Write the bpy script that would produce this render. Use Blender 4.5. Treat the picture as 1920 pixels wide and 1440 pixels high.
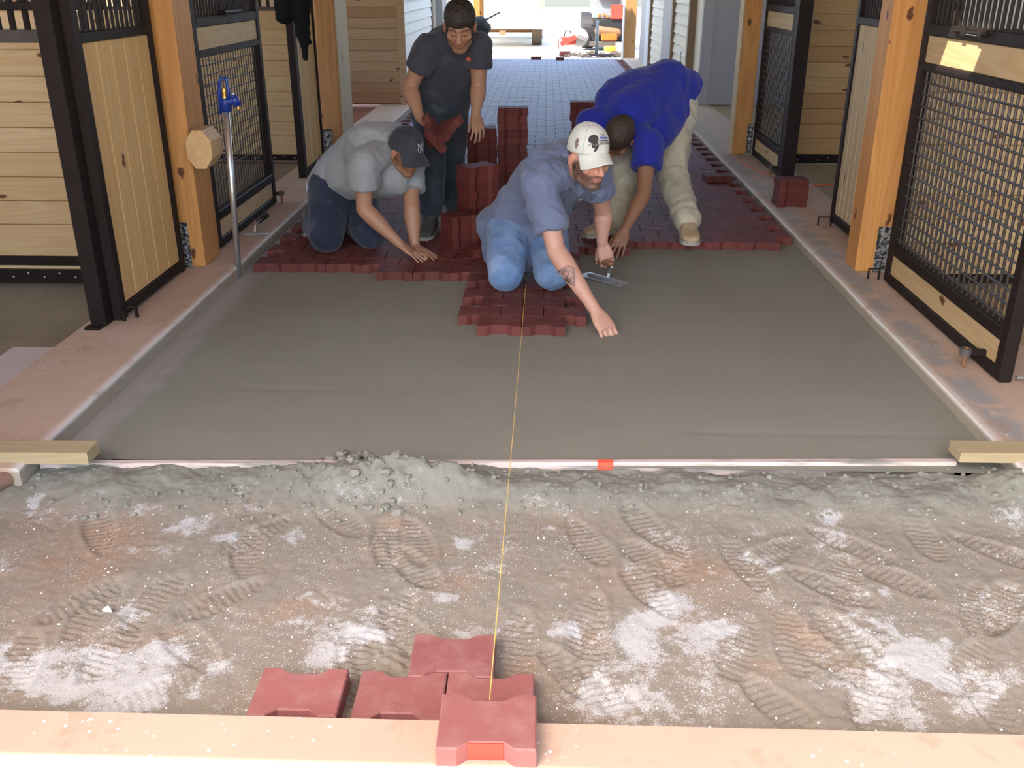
import bpy, bmesh, math, random
import numpy as np
from mathutils import Vector, Matrix, noise
from mathutils.bvhtree import BVHTree
random.seed(7); RNG = np.random.default_rng(7)
for o in list(bpy.data.objects): bpy.data.objects.remove(o)
S = bpy.context.scene; COL = S.collection
# ---------------------------------------------------------------- camera
FPX = 1770.0; H = 1.4
TH = math.atan(757/FPX); AZ = math.atan(66*math.cos(TH)/FPX)
cd = bpy.data.cameras.new('camera'); cam = bpy.data.objects.new('camera', cd); COL.objects.link(cam)
cam.location = (0, 0, H); cam.rotation_euler = (math.pi/2-TH, 0, AZ)
cd.sensor_width = 36; cd.lens = FPX/1920*36; cd.clip_start = .05; cd.clip_end = 300
S.camera = cam
# ---------------------------------------------------------------- world, sun, exposure
w = bpy.data.worlds.new('world'); S.world = w; w.use_nodes = True
nt = w.node_tree; nt.nodes.clear()
sky = nt.nodes.new('ShaderNodeTexSky'); sky.sky_type = 'NISHITA'; sky.sun_disc = False
sky.sun_elevation = math.radians(52); sky.sun_rotation = math.radians(210); sky.air_density = 1.0; sky.dust_density = 2.6; sky.ozone_density = .6
bg = nt.nodes.new('ShaderNodeBackground'); bg.inputs[1].default_value = 0.50
wo = nt.nodes.new('ShaderNodeOutputWorld')
nt.links.new(sky.outputs[0], bg.inputs[0]); nt.links.new(bg.outputs[0], wo.inputs[0])
SUNDIR = Vector((.50, .42, -.90)).normalized()
sl = bpy.data.lights.new('sun', 'SUN'); sl.energy = 8; sl.angle = math.radians(.25); sl.color = (1, .93, .80)
so = bpy.data.objects.new('sun', sl); COL.objects.link(so); so.location = (-6, -5, 12)
so.rotation_euler = SUNDIR.to_track_quat('-Z', 'Y').to_euler()
vs = S.view_settings; vs.view_transform = 'Standard'; vs.look = 'None'; vs.exposure = 1.0; vs.gamma = 1; vs.use_curve_mapping = False
# ---------------------------------------------------------------- helpers
CF = np.array([-math.sin(AZ)*math.cos(TH), math.cos(AZ)*math.cos(TH), -math.sin(TH)])
CR = np.array([math.cos(AZ), math.sin(AZ), 0.]); CU = np.cross(CR, CF); CC = -CF; C0 = np.array([0, 0, H])
def ray(u, v): return CF + CR*(u-960)/FPX - CU*(v-720)/FPX
def PZ(u, v, z=0.): d = ray(u, v); return C0 + d*((z-H)/d[2])
def PY(u, v, y): d = ray(u, v); return C0 + d*(y/d[1])
def PX(u, v, x): d = ray(u, v); return C0 + d*(x/d[0])
def nrm(a): a = np.asarray(a, float); return a/np.linalg.norm(a)
def perp(d):
    d = nrm(d); t = np.array([0, 0, 1.]) if abs(d[2]) < .9 else np.array([1., 0, 0])
    a = nrm(np.cross(d, t)); return a, np.cross(d, a)

class Geo:
    def __init__(s): s.v = []; s.f = []; s.n = 0
    def add(s, v, f):
        s.v.append(np.asarray(v, float).reshape(-1, 3)); s.f += [tuple(i+s.n for i in q) for q in f]; s.n += len(s.v[-1]); return s
    def box(s, x0, x1, y0, y1, z0, z1):
        v = [(x, y, z) for z in (z0, z1) for y in (y0, y1) for x in (x0, x1)]
        return s.add(v, [(0, 2, 3, 1), (4, 5, 7, 6), (0, 1, 5, 4), (1, 3, 7, 5), (3, 2, 6, 7), (2, 0, 4, 6)])
    def obox(s, c, a, b, d):   # oriented box: centre and three half-vectors
        c, a, b, d = map(lambda q: np.asarray(q, float), (c, a, b, d))
        if np.dot(np.cross(a, b), d) < 0: a = -a
        v = [c+i*a+j*b+k*d for k in (-1, 1) for j in (-1, 1) for i in (-1, 1)]
        return s.add(v, [(0, 2, 3, 1), (4, 5, 7, 6), (0, 1, 5, 4), (1, 3, 7, 5), (3, 2, 6, 7), (2, 0, 4, 6)])
    def bbox(s, x0, x1, y0, y1, z0, z1, b=.003):   # chamfered box
        bm = bmesh.new(); g = Geo().box(x0, x1, y0, y1, z0, z1)
        vs_ = [bm.verts.new(p) for p in g.v[0]]
        for q in g.f: bm.faces.new([vs_[i] for i in q])
        bmesh.ops.bevel(bm, geom=bm.edges[:], offset=b, segments=1, affect='EDGES')
        bm.verts.index_update(); vv = [tuple(p.co) for p in bm.verts]; ff = [tuple(x.index for x in f.verts) for f in bm.faces]; bm.free()
        return s.add(vv, ff)
    def loft(s, rings, closed=True):
        # rings: list of (N,3) arrays
        N = len(rings[0]); v = np.concatenate(rings); f = []
        for k in range(len(rings)-1):
            for i in range(N):
                j = (i+1) % N; f.append((k*N+i, k*N+j, (k+1)*N+j, (k+1)*N+i))
        if closed:
            L = len(rings); v = np.concatenate([v, [rings[0].mean(0)], [rings[-1].mean(0)]])
            for i in range(N):
                j = (i+1) % N; f.append((j, i, L*N)); f.append(((L-1)*N+i, (L-1)*N+j, L*N+1))
        return s.add(v, f)
    def tube(s, pts, r, n=8, up=None):
        pts = [np.asarray(p, float) for p in pts]; R = r if hasattr(r, '__len__') else [r]*len(pts)
        a0 = None; rings = []; an = np.arange(n)*2*math.pi/n
        for i, p in enumerate(pts):
            d = nrm(pts[min(i+1, len(pts)-1)]-pts[max(i-1, 0)])
            if a0 is None: a0, b0 = perp(d) if up is None else (nrm(np.cross(up, d)), None)
            a0 = nrm(a0-d*np.dot(a0, d)); b0 = np.cross(d, a0)
            rings.append(p+R[i]*(np.cos(an)[:, None]*a0+np.sin(an)[:, None]*b0))
        return s.loft(rings)
    def cone(s, p0, r0, p1, r1, n=16, flat0=False, flat1=False, mids=()):
        # round cone; mids = [(t, r)]
        p0 = np.asarray(p0, float); p1 = np.asarray(p1, float); d = p1-p0; L = np.linalg.norm(d); d = d/L
        P = []; 
        if not flat0: P += [(-r0*math.cos(t), r0*math.sin(t)) for t in (.15, .5, .9, 1.25)]
        P += [(0, r0)]+[(t*L, r) for t, r in mids]+[(L, r1)]
        if not flat1: P += [(L+r1*math.cos(t), r1*math.sin(t)) for t in (1.25, .9, .5, .15)]
        a, b = perp(d); an = np.arange(n)*2*math.pi/n
        return s.loft([p0+d*x+r*(np.cos(an)[:, None]*a+np.sin(an)[:, None]*b) for x, r in P])
    def ell(s, c, rx, ry, rz, X=(1, 0, 0), Y=(0, 1, 0), Z=(0, 0, 1), n=16, m=10):
        c, X, Y, Z = map(lambda q: np.asarray(q, float), (c, X, Y, Z)); rings = []; an = np.arange(n)*2*math.pi/n
        for k in range(1, m):
            t = math.pi*k/m
            rings.append(c-Z*rz*math.cos(t)+math.sin(t)*(np.cos(an)[:, None]*X*rx+np.sin(an)[:, None]*Y*ry))
        return s.loft(rings)
    def prism(s, pts, z0, z1, fr=None):
        n = len(pts); v = [(x, y, z) for z in (z0, z1) for x, y in pts]
        f = [tuple(range(n-1, -1, -1)), tuple(range(n, 2*n))]+[(i, (i+1) % n, n+(i+1) % n, n+i) for i in range(n)]
        if fr is not None:
            o, X, Y, Z = map(lambda q: np.asarray(q, float), fr); v = [o+X*a+Y*b+Z*c for a, b, c in v]
        return s.add(v, f)
    def data(s, name, smooth=False):
        V = np.concatenate(s.v); me = bpy.data.meshes.new(name); me.from_pydata(V.tolist(), [], s.f); me.update()
        if smooth: me.shade_smooth()
        return me
    def obj(s, name, mat, parent=None, smooth=False, loc=None, fixn=True):
        # geometry is in world coordinates; the object sits at its parent's place
        V = np.concatenate(s.v)
        base = np.array(rootloc(parent)) if parent is not None else (np.array(loc, float) if loc is not None else np.array([(V[:, 0].min()+V[:, 0].max())/2, (V[:, 1].min()+V[:, 1].max())/2, V[:, 2].min()]))
        me = bpy.data.meshes.new(name); me.from_pydata((V-base).tolist(), [], s.f); me.update()
        if fixn:
            bm = bmesh.new(); bm.from_mesh(me); bmesh.ops.recalc_face_normals(bm, faces=bm.faces[:]); bm.to_mesh(me); bm.free()
        if smooth: me.shade_smooth()
        if mat is not None: me.materials.append(mat)
        o = bpy.data.objects.new(name, me); COL.objects.link(o)
        if parent is not None: o.parent = parent
        else: o.location = base
        return o
def rootloc(o):
    l = Vector((0, 0, 0))
    while o is not None: l = l+o.location; o = o.parent
    return tuple(l)
def thing(name, label, cat, loc, group=None):
    o = bpy.data.objects.new(name, None); COL.objects.link(o); o.location = tuple(float(x) for x in loc); o.empty_display_size = .05
    return tag(o, label, cat, group)
def tag(o, label, cat=None, group=None, kind=None):
    if label: o['label'] = label
    if cat: o['category'] = cat
    if group: o['group'] = group
    if kind: o['kind'] = kind
    return o
def struct(o, label=None): o['kind'] = 'structure'; 
# ---------------------------------------------------------------- materials
class NT:
    def __init__(s, name):
        s.m = bpy.data.materials.new(name); s.m.use_nodes = True; s.t = s.m.node_tree; s.n = s.t.nodes; s.n.clear()
        s.o = s.n.new('ShaderNodeOutputMaterial'); s.b = s.n.new('ShaderNodeBsdfPrincipled'); s.t.links.new(s.b.outputs[0], s.o.inputs[0])
    def N(s, t, **k):
        n = s.n.new(t)
        for a, b in k.items(): setattr(n, a, b)
        return n
    def L(s, a, b): s.t.links.new(a, b)
    def set(s, n, i, v):
        if isinstance(v, bpy.types.NodeSocket): s.L(v, n.inputs[i])
        else: n.inputs[i].default_value = v
    def pos(s, kind='obj', scale=(1, 1, 1), rnd=0.):
        if kind == 'world': src = s.N('ShaderNodeNewGeometry').outputs['Position']
        else: src = s.N('ShaderNodeTexCoord').outputs['Object']
        if rnd:
            oi = s.N('ShaderNodeObjectInfo'); m = s.N('ShaderNodeVectorMath', operation='MULTIPLY_ADD'); s.L(oi.outputs['Random'], m.inputs[0]); m.inputs[1].default_value = (rnd, rnd*1.7, rnd*2.3); s.L(src, m.inputs[2]); src = m.outputs[0]
        mp = s.N('ShaderNodeMapping'); s.L(src, mp.inputs[0]); mp.inputs['Scale'].default_value = scale
        return mp.outputs[0]
    def noise(s, vec, scale, detail=3, rough=.55, dist=0.):
        n = s.N('ShaderNodeTexNoise'); s.L(vec, n.inputs['Vector']); n.inputs['Scale'].default_value = scale; n.inputs['Detail'].default_value = detail; n.inputs['Roughness'].default_value = rough; n.inputs['Distortion'].default_value = dist
        return n.outputs[0]
    def ramp(s, f, a, b, c0=(0, 0, 0, 1), c1=(1, 1, 1, 1)):
        r = s.N('ShaderNodeValToRGB'); s.L(f, r.inputs[0]); e = r.color_ramp.elements; e[0].position = a; e[1].position = b; e[0].color = c0; e[1].color = c1
        return r.outputs[0]
    def mix(s, f, a, b, mode='MIX'):
        m = s.N('ShaderNodeMix', data_type='RGBA', blend_type=mode)
        s.set(m, 0, f); s.set(m, 6, c4(a)); s.set(m, 7, c4(b)); return m.outputs[2]
    def math(s, op, a, b=0., clamp=False):
        m = s.N('ShaderNodeMath', operation=op, use_clamp=clamp); s.set(m, 0, a); s.set(m, 1, b); return m.outputs[0]
    def bump(s, h, strength, dist=.002):
        b = s.N('ShaderNodeBump'); b.inputs['Strength'].default_value = strength; b.inputs['Distance'].default_value = dist; s.L(h, b.inputs['Height']); s.L(b.outputs[0], s.b.inputs['Normal'])
    def fin(s, col, rough=.7, metal=0., spec=None):
        s.set(s.b, 'Base Color', c4(col)); s.set(s.b, 'Roughness', rough); s.b.inputs['Metallic'].default_value = metal
        if spec is not None: s.b.inputs['Specular IOR Level'].default_value = spec
        return s.m
def c4(c):
    if isinstance(c, bpy.types.NodeSocket): return c
    return tuple(c)+((1,) if len(c) == 3 else ())
def plain(name, col, rough=.6, metal=0., var=.12, sc=12., bump=.0, spec=None):
    t = NT(name); p = t.pos('obj', rnd=3.)
    n = t.noise(p, sc, 4); c = t.mix(n, [x*(1-var) for x in col], [min(1, x*(1+var)) for x in col])
    if bump: t.bump(t.noise(p, sc*6, 3), bump, .003)
    return t.fin(c, rough, metal, spec)
def wood(name, light, dark, axis=0, ring=9., knots=True, rough=.6, gl=1., stain=None, vv=.5, gc=.6):
    # axis = direction of the grain in object space
    t = NT(name); sc = [9.*gl]*3; sc[axis] = .55*gl
    p = t.pos('obj', tuple(sc), rnd=7.)
    g = t.noise(p, 1.1, 2, .5, .6)
    wv = t.N('ShaderNodeMath', operation='SINE'); t.L(t.math('MULTIPLY', g, ring*6.28), wv.inputs[0])
    gr = t.math('MULTIPLY_ADD', wv.outputs[0], .5); gr.node.inputs[2].default_value = .5
    sc2 = [120.]*3; sc2[axis] = 3.; f = t.noise(t.pos('obj', tuple(sc2), rnd=5.), 1., 3)
    k = t.math('ADD', t.math('MULTIPLY', gr, .55), t.math('MULTIPLY', f, .35))
    c = t.mix(t.math('MULTIPLY', t.ramp(k, .25, .95), gc), light, dark)
    oi = t.N('ShaderNodeObjectInfo').outputs['Random']
    c = t.mix(t.math('MULTIPLY', oi, vv), c, [dark[0]*1.02, dark[1]*.95, dark[2]*.85], 'MIX')
    if knots:
        kp = t.pos('obj', rnd=11.); kn = t.N('ShaderNodeTexNoise'); t.L(kp, kn.inputs['Vector']); kn.inputs['Scale'].default_value = 22.; ko = t.N('ShaderNodeVectorMath', operation='MULTIPLY_ADD'); t.L(kn.outputs[1], ko.inputs[0]); ko.inputs[1].default_value = (.035, .035, .035); t.L(kp, ko.inputs[2])
        sp_ = t.N('ShaderNodeSeparateXYZ'); t.L(ko.outputs[0], sp_.inputs[0]); oth = [i for i in range(3) if i != axis]
        cb = t.N('ShaderNodeCombineXYZ'); t.L(t.math('MULTIPLY', sp_.outputs[axis], 2.3), cb.inputs[0]); t.L(t.math('MULTIPLY', t.math('ADD', sp_.outputs[oth[0]], sp_.outputs[oth[1]]), 5.5), cb.inputs[1])
        v = t.N('ShaderNodeTexVoronoi'); v.voronoi_dimensions = '2D'; t.L(cb.outputs[0], v.inputs['Vector']); v.inputs['Scale'].default_value = 1.
        km = t.ramp(v.outputs['Distance'], .055, .085, (1, 1, 1, 1), (0, 0, 0, 1))
        sep = t.N('ShaderNodeSeparateColor'); t.L(v.outputs['Color'], sep.inputs[0])
        on = t.math('GREATER_THAN', sep.outputs[0], .55)
        kf = t.math('MULTIPLY', km, on); c = t.mix(kf, c, [dark[0]*.28, dark[1]*.18, dark[2]*.14])
    if stain:
        z = t.N('ShaderNodeSeparateXYZ'); t.L(t.N('ShaderNodeNewGeometry').outputs['Position'], z.inputs[0])
        zz = t.math('ADD', z.outputs[2], t.math('MULTIPLY', t.noise(t.pos('world'), 7., 3), .35))
        c = t.mix(t.ramp(zz, stain[1]+.12, stain[1]+.34, (1, 1, 1, 1), (0, 0, 0, 1)), c, stain[0])
    t.bump(k, .25, .0015)
    return t.fin(c, rough)
M = {}
PINE = (.56, .42, .235); PINED = (.42, .26, .11)
M['pine_x'] = wood('pine_planks_x', PINE, PINED, 0)
M['pine_y'] = wood('pine_planks_y', PINE, PINED, 1)
M['pine_z'] = wood('pine_boards_z', (.66, .44, .19), (.47, .28, .10), 2)
M['pine_pale'] = wood('pine_boards_pale', (.52, .40, .24), (.38, .27, .14), 2, vv=.3)
M['pine_warm'] = wood('pine_planks_warm', (.50, .33, .15), (.36, .20, .08), 0, vv=.85)
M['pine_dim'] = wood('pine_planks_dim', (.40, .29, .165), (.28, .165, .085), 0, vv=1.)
M['post'] = wood('cedar_post', (.56, .27, .075), (.36, .145, .035), 2, ring=7, rough=.55, vv=.15)
M['post_red'] = wood('cedar_post_dusty', (.50, .25, .09), (.33, .15, .05), 2, ring=7, rough=.6, vv=.1, stain=((.27, .09, .055), .12))
M['lumber'] = wood('treated_lumber', (.40, .32, .19), (.30, .23, .12), 0, rough=.75)
M['block'] = wood('sawn_block', (.56, .36, .17), (.42, .25, .10), 1, ring=14, knots=False)
M['steel'] = plain('dark_brown_steel', (.016, .010, .0085), .55, 0., .3, spec=.18)
M['steel_dusty'] = plain('dusty_brown_steel', (.085, .072, .068), .55, 0., .3, spec=.25)
M['rod'] = plain('mesh_rod_steel', (.035, .026, .022), .35, .2, .2)
M['white'] = plain('white_paint', (.75, .75, .73), .5)
def siding(name, col):
    t = NT(name); p = t.pos('world', (.6, .6, 6.)); n = t.noise(p, 3, 3)
    t.bump(n, .2, .002); return t.fin(t.mix(n, [c*.9 for c in col], col), .6)
M['siding_grey'] = siding('grey_siding', (.38, .37, .40))
M['siding_cream'] = siding('cream_siding', (.76, .70, .56))
M['siding_white'] = siding('white_siding', (.88, .86, .80))
M['trim_grey'] = plain('grey_trim_board', (.36, .36, .37), .6)
M['trim_blue'] = plain('pale_trim_board', (.55, .58, .60), .6)
M['trim_brown'] = plain('brown_trim', (.22, .15, .09), .6)
M['galv'] = plain('galvanized_pipe', (.62, .63, .62), .28, .85, .08)
M['bluep'] = plain('blue_cast_paint', (.010, .035, .24), .3, 0., .25, 40, .2)
M['brass'] = plain('brass', (.55, .36, .10), .3, .9)
t = NT('mottled_bracket'); p = t.pos('obj'); n = t.noise(p, 55, 5, .7)
M['bracket'] = t.fin(t.mix(t.ramp(n, .47, .56), (.015, .015, .017), (.33, .34, .33)), .5, .3)
M['bolt'] = plain('zinc_bolt', (.5, .5, .5), .35, .8)
M['black'] = plain('black_rubber', (.012, .012, .013), .6)
M['rust'] = plain('rusty_steel', (.20, .10, .05), .7, .2, .3, 60)
M['orange'] = plain('orange_paint', (.75, .12, .02), .4)
M['redp'] = plain('red_paint', (.42, .05, .035), .45)
M['greyp'] = plain('grey_paint', (.20, .22, .24), .5)
M['yellow'] = plain('yellow_plastic', (.75, .55, .06), .5)
M['conc_saw'] = plain('dusty_metal', (.35, .34, .33), .6, .3)
M['glass_dk'] = plain('dark_glass', (.03, .035, .04), .1)
M['cord'] = plain('orange_cord', (.55, .11, .05), .6)
M['string'] = plain('yellow_string', (.80, .55, .12), .7)
# pavers
def paver_mat(name, base, dust_sky_c, dust0, island=False, far=False):
    t = NT(name); p = t.pos('world')
    n = t.noise(p, 180, 4, .6); n2 = t.noise(p, 14, 4, .6)
    c = t.mix(n, [x*.8 for x in base], [x*1.25 for x in base])
    rnd = t.N('ShaderNodeNewGeometry').outputs['Random Per Island'] if island else t.N('ShaderNodeObjectInfo').outputs['Random']
    hsv = t.N('ShaderNodeHueSaturation'); t.L(c, hsv.inputs['Color']); mr = t.N('ShaderNodeMapRange'); t.L(rnd, mr.inputs[0]); mr.inputs[3].default_value = .84; mr.inputs[4].default_value = 1.18; t.L(mr.outputs[0], hsv.inputs['Value']); c = hsv.outputs[0]
    d = t.math('MULTIPLY', t.ramp(n2, .45, .75), dust0)
    sx = t.N('ShaderNodeSeparateXYZ'); t.L(t.N('ShaderNodeNewGeometry').outputs['Position'], sx.inputs[0])
    if far:   # depth mask: sanding dust with the sky's reflection painted into the colour
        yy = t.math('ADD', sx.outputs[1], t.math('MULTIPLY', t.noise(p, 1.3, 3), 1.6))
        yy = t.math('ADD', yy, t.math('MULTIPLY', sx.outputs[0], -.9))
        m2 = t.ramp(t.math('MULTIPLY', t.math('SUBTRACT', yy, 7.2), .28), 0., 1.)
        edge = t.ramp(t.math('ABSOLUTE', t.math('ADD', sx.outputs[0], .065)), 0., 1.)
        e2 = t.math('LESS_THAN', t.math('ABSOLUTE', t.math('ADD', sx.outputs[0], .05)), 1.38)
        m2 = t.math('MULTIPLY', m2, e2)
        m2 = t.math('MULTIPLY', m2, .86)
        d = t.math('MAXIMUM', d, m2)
    nz = t.N('ShaderNodeSeparateXYZ'); t.L(t.N('ShaderNodeNewGeometry').outputs['Normal'], nz.inputs[0])
    d = t.math('MULTIPLY', d, t.math('MAXIMUM', nz.outputs[2], 0.))
    c = t.mix(d, c, dust_sky_c); t.bump(n, .35, .0012)
    return t.fin(c, .68, 0., .32)
RED = (.118, .029, .023)
M['paver'] = paver_mat('red_rubber_paver', RED, (.25, .15, .12), .35, far=True)
M['paver_far'] = paver_mat('red_rubber_paver_field', RED, (.27, .32, .39), .35, island=True, far=True)  # blue-grey tone carries the sky's reflection as well as dust
M['paver_dusty'] = paver_mat('red_rubber_paver_dusty', (.25, .088, .080), (.36, .20, .17), .6)
M['paver_stack'] = paver_mat('red_rubber_paver_new', (.115, .025, .019), (.2, .09, .08), .12)
# ground
def ground_mat(name, c0, c1, fine=220, rough=.9, bump=.5, big=2.2, specks=None):
    t = NT(name); p = t.pos('world'); a = t.noise(p, big, 4, .6); b = t.noise(p, fine, 4, .75)
    c = t.mix(t.ramp(a, .35, .68), c0, c1); c = t.mix(t.math('MULTIPLY', t.ramp(b, .35, .7), .35), c, [x*.6 for x in c0])
    if specks:
        v = t.N('ShaderNodeTexVoronoi'); t.L(p, v.inputs['Vector']); v.inputs['Scale'].default_value = 45
        c = t.mix(t.math('MULTIPLY', t.ramp(v.outputs['Distance'], .12, .16, (1, 1, 1, 1), (0, 0, 0, 1)), t.ramp(t.noise(p, 3, 2), .5, .6)), c, specks)
    t.bump(b, bump, .003); return t.fin(c, rough, 0., .25)
M['sand'] = ground_mat('screeded_stone_dust', (.245, .235, .20), (.275, .26, .225), 300, bump=.35)
M['curb'] = ground_mat('pink_concrete_curb', (.56, .385, .26), (.64, .44, .30), 160, .85, .2, 1.6)
M['stall_floor'] = ground_mat('stall_floor_dirt', (.20, .17, .115), (.27, .23, .16), 120, .9, .6, 3.)
M['stall_floor_r'] = ground_mat('stall_floor_sand', (.36, .29, .17), (.42, .33, .20), 120, .9, .5, 3.)
M['stall_floor_red'] = ground_mat('stall_floor_clay', (.20, .085, .05), (.27, .12, .07), 120, .9, .5, 3.)
M['outside'] = ground_mat('sunlit_gravel', (.62, .58, .50), (.74, .70, .62), 90, .9, .5, .8)
M['clod'] = plain('stone_dust_clod', (.25, .24, .195), .95, 0., .2, 60, .8, .2)
# ================================================================ GROUND
XL, XR = -1.63, 1.50          # inner faces of the two curbs
def lat(seed, n=64): return np.random.default_rng(seed).random((n, n))
def vnoise(x, y, seed):
    L = lat(seed); xi = np.floor(x).astype(int); yi = np.floor(y).astype(int); fx = x-xi; fy = y-yi
    fx = fx*fx*(3-2*fx); fy = fy*fy*(3-2*fy); g = lambda i, j: L[i % 64, j % 64]
    return (g(xi, yi)*(1-fx)+g(xi+1, yi)*fx)*(1-fy)+(g(xi, yi+1)*(1-fx)+g(xi+1, yi+1)*fx)*fy
def fbm(x, y, sc, seed, o=4, k=.5):
    r = 0; a = 1; t = 0
    for i in range(o): r = r+a*vnoise(x*sc+i*7.3, y*sc+i*3.1, seed+i); t += a; a *= k; sc *= 2.03
    return r/t
def sstep(a, b, x): t = np.clip((x-a)/(b-a), 0, 1); return t*t*(3-2*t)
def grid_obj(name, x0, x1, y0, y1, st, hf, mat, attrs=None):
    xs = np.arange(x0, x1+st/2, st); ys = np.arange(y0, y1+st/2, st); X, Y_ = np.meshgrid(xs, ys); Z_ = hf(X, Y_)
    nx, ny = len(xs), len(ys); V = np.stack([X, Y_, Z_], -1).reshape(-1, 3); base = np.array([(x0+x1)/2, (y0+y1)/2, 0.])
    i = np.arange(nx*ny).reshape(ny, nx); F = np.stack([i[:-1, :-1], i[:-1, 1:], i[1:, 1:], i[1:, :-1]], -1).reshape(-1, 4)
    me = bpy.data.meshes.new(name); me.vertices.add(len(V)); me.vertices.foreach_set('co', (V-base).ravel())
    me.loops.add(F.size); me.loops.foreach_set('vertex_index', F.ravel().astype(np.int32)); me.polygons.add(len(F)); me.polygons.foreach_set('loop_start', np.arange(0, F.size, 4, dtype=np.int32)); me.update(calc_edges=True); me.validate()
    for an, fn in (attrs or {}).items():
        a = me.attributes.new(an, 'FLOAT', 'POINT'); a.data.foreach_set('value', fn(X, Y_).ravel().astype(np.float32))
    me.shade_smooth(); me.materials.append(mat); o = bpy.data.objects.new(name, me); o.location = base; COL.objects.link(o); return o
# loose base in the foreground: footprints, powder, clay, the ridge of stone dust
FP = []
fr = random.Random(5)
for k in range(58): FP.append((fr.uniform(-1.3, 1.3), fr.uniform(1.62, 2.45), fr.choice((0, 1))*math.pi+fr.uniform(-.9, .9)))
def pile(X, Y_):
    e = 2.50-.05*fbm(X, Y_*0, 3.1, 40)*1.5+.03*(X*0)
    h = sstep(2.40, 2.64, Y_+.18*(fbm(X, Y_, 3.4, 41)-.5)+(X < -.9)*.03)
    m = np.exp(-((X+.50)/.24)**2-((Y_-2.62)/.085)**2)+.6*np.exp(-((X+.30)/.10)**2-((Y_-2.6)/.05)**2)
    m2 = np.exp(-((X-1.55)/.14)**2-((Y_-2.66)/.09)**2)
    return h, m, m2
def base_h(X, Y_):
    z = -.092+.010*(fbm(X, Y_, 2.2, 1)-.5)+.006*(fbm(X, Y_, 14, 5)-.5)+.005*(fbm(X, Y_, 60, 9)-.5)
    for (fx, fy, fa) in FP:
        dx, dy = X-fx, Y_-fy; u = dx*math.cos(fa)+dy*math.sin(fa); v = -dx*math.sin(fa)+dy*math.cos(fa)
        # foot: long axis v
        r = np.sqrt((u/(.048-.010*np.clip(v/.13, -1, 1)*-1))**2+(v/.135)**2)
        inn = 1-sstep(.82, 1.05, r); rim = np.exp(-((r-1.12)/.12)**2)
        z = z+inn*(-.0045+.0017*np.sign(np.sin(v*2*math.pi/.021+1.2*np.sin(u*60))))+rim*.0015
    h, m, m2 = pile(X, Y_); clum = .55+.9*fbm(X, Y_, 9, 30)
    lump = .004*(fbm(X, Y_, 34, 33, 3)-.5)+.006*(fbm(X, Y_, 95, 36, 2)-.5)+.006*(fbm(X, Y_, 9, 37, 2)-.5)
    z = z*(1-h)+h*(-.092+.042*clum+lump*1.3)
    z = z+m*(.062+.020*(fbm(X, Y_, 30, 38, 3)-.5)*2)+m2*(.055+lump*2)
    scal = sstep(2.66, 2.70, Y_)*h*(.012+.012*np.sin(X*14))
    return np.minimum(z-scal*.4, .03)
WP = [(380, 985, .07), (420, 1005, .06), (345, 985, .05), (560, 1010, .05), (640, 1030, .02), (5, 955, .12), (60, 945, .06), (125, 972, .03), (40, 1245, .12), (120, 1270, .10), (200, 1260, .09), (300, 1300, .10), (250, 1230, .06), (400, 1250, .04), (240, 1150, .04), (840, 1120, .04), (1050, 955, .06), (1110, 962, .04), (1030, 990, .03), (1080, 1180, .05), (1190, 1160, .06), (1230, 1210, .08), (1140, 1280, .09), (1170, 1310, .07), (1330, 1200, .06), (1420, 1040, .05), (1450, 1070, .04), (1620, 1190, .09), (1690, 1220, .10), (1740, 1200, .06), (1705, 940, .035), (1880, 970, .06), (1560, 970, .04), (1800, 1300, .10), (1650, 1320, .10), (1640, 1110, .04), (700, 1190, .06), (620, 1230, .05), (340, 1215, .06), (1380, 1180, .05), (870, 1020, .03), (880, 1180, .04), (1260, 1130, .04), (1020, 1190, .05)]
CP = [(510, 965, .05), (740, 985, .035), (570, 1140, .07), (520, 1150, .05), (320, 1185, .035), (700, 1030, .03), (1440, 1245, .05), (1465, 935, .04), (1600, 935, .045), (1260, 1165, .035), (1290, 1060, .09), (1140, 1080, .06), (390, 1120, .06), (540, 1215, .04), (820, 1035, .05), (1590, 1245, .04), (860, 1090, .06), (1000, 1240, .03), (270, 1200, .05), (60, 930, .07), (420, 950, .08), (1350, 960, .06), (200, 1000, .10), (1120, 1190, .04), (1500, 1190, .07), (150, 1060, .12), (1150, 1110, .08)]
def spots(L, X, Y_):
    r = np.zeros_like(X)
    for u, v, s in L:
        p = PZ(u, v, -.09); r = r+np.exp(-(((X-p[0])/s)**2+((Y_-p[1])/(s*.75))**2))
    return r
def powder(X, Y_):
    a = spots(WP, X, Y_); n = fbm(X, Y_, 16, 60); n2 = fbm(X, Y_, 5, 70)
    h, m, m2 = pile(X, Y_)
    return np.clip((a*1.3*(.25+.95*sstep(.36, .62, n))*(.45+.9*n2)+.45*sstep(.45, .75, n2))*(1-h), 0, 1.2)
def clay(X, Y_):
    h, m, m2 = pile(X, Y_); return np.clip((.75*spots(CP, X, Y_)*(.2+1.4*fbm(X, Y_, 11, 80))+.40*sstep(.50, .72, fbm(X, Y_, 2.4, 90)))*(1-h), 0, 1)
def pileA(X, Y_):
    h, m, m2 = pile(X, Y_); return np.clip(h*1.4+m+m2, 0, 1)
t = NT('loose_base'); p = t.pos('world')
def at(n):
    a = t.N('ShaderNodeAttribute'); a.attribute_name = n; return a.outputs['Fac']
f1 = t.noise(p, 260, 4, .75); f2 = t.noise(p, 40, 4, .65)
f3 = t.noise(p, 7, 4, .65); c = t.mix(f2, (.27, .235, .185), (.33, .295, .24)); c = t.mix(t.math('MULTIPLY', t.ramp(f3, .4, .7), .35), c, (.36, .27, .19)); c = t.mix(t.math('MULTIPLY', at('clay'), t.ramp(f3, .25, .7)), c, t.mix(f2, (.36, .215, .13), (.41, .26, .165)))
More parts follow.
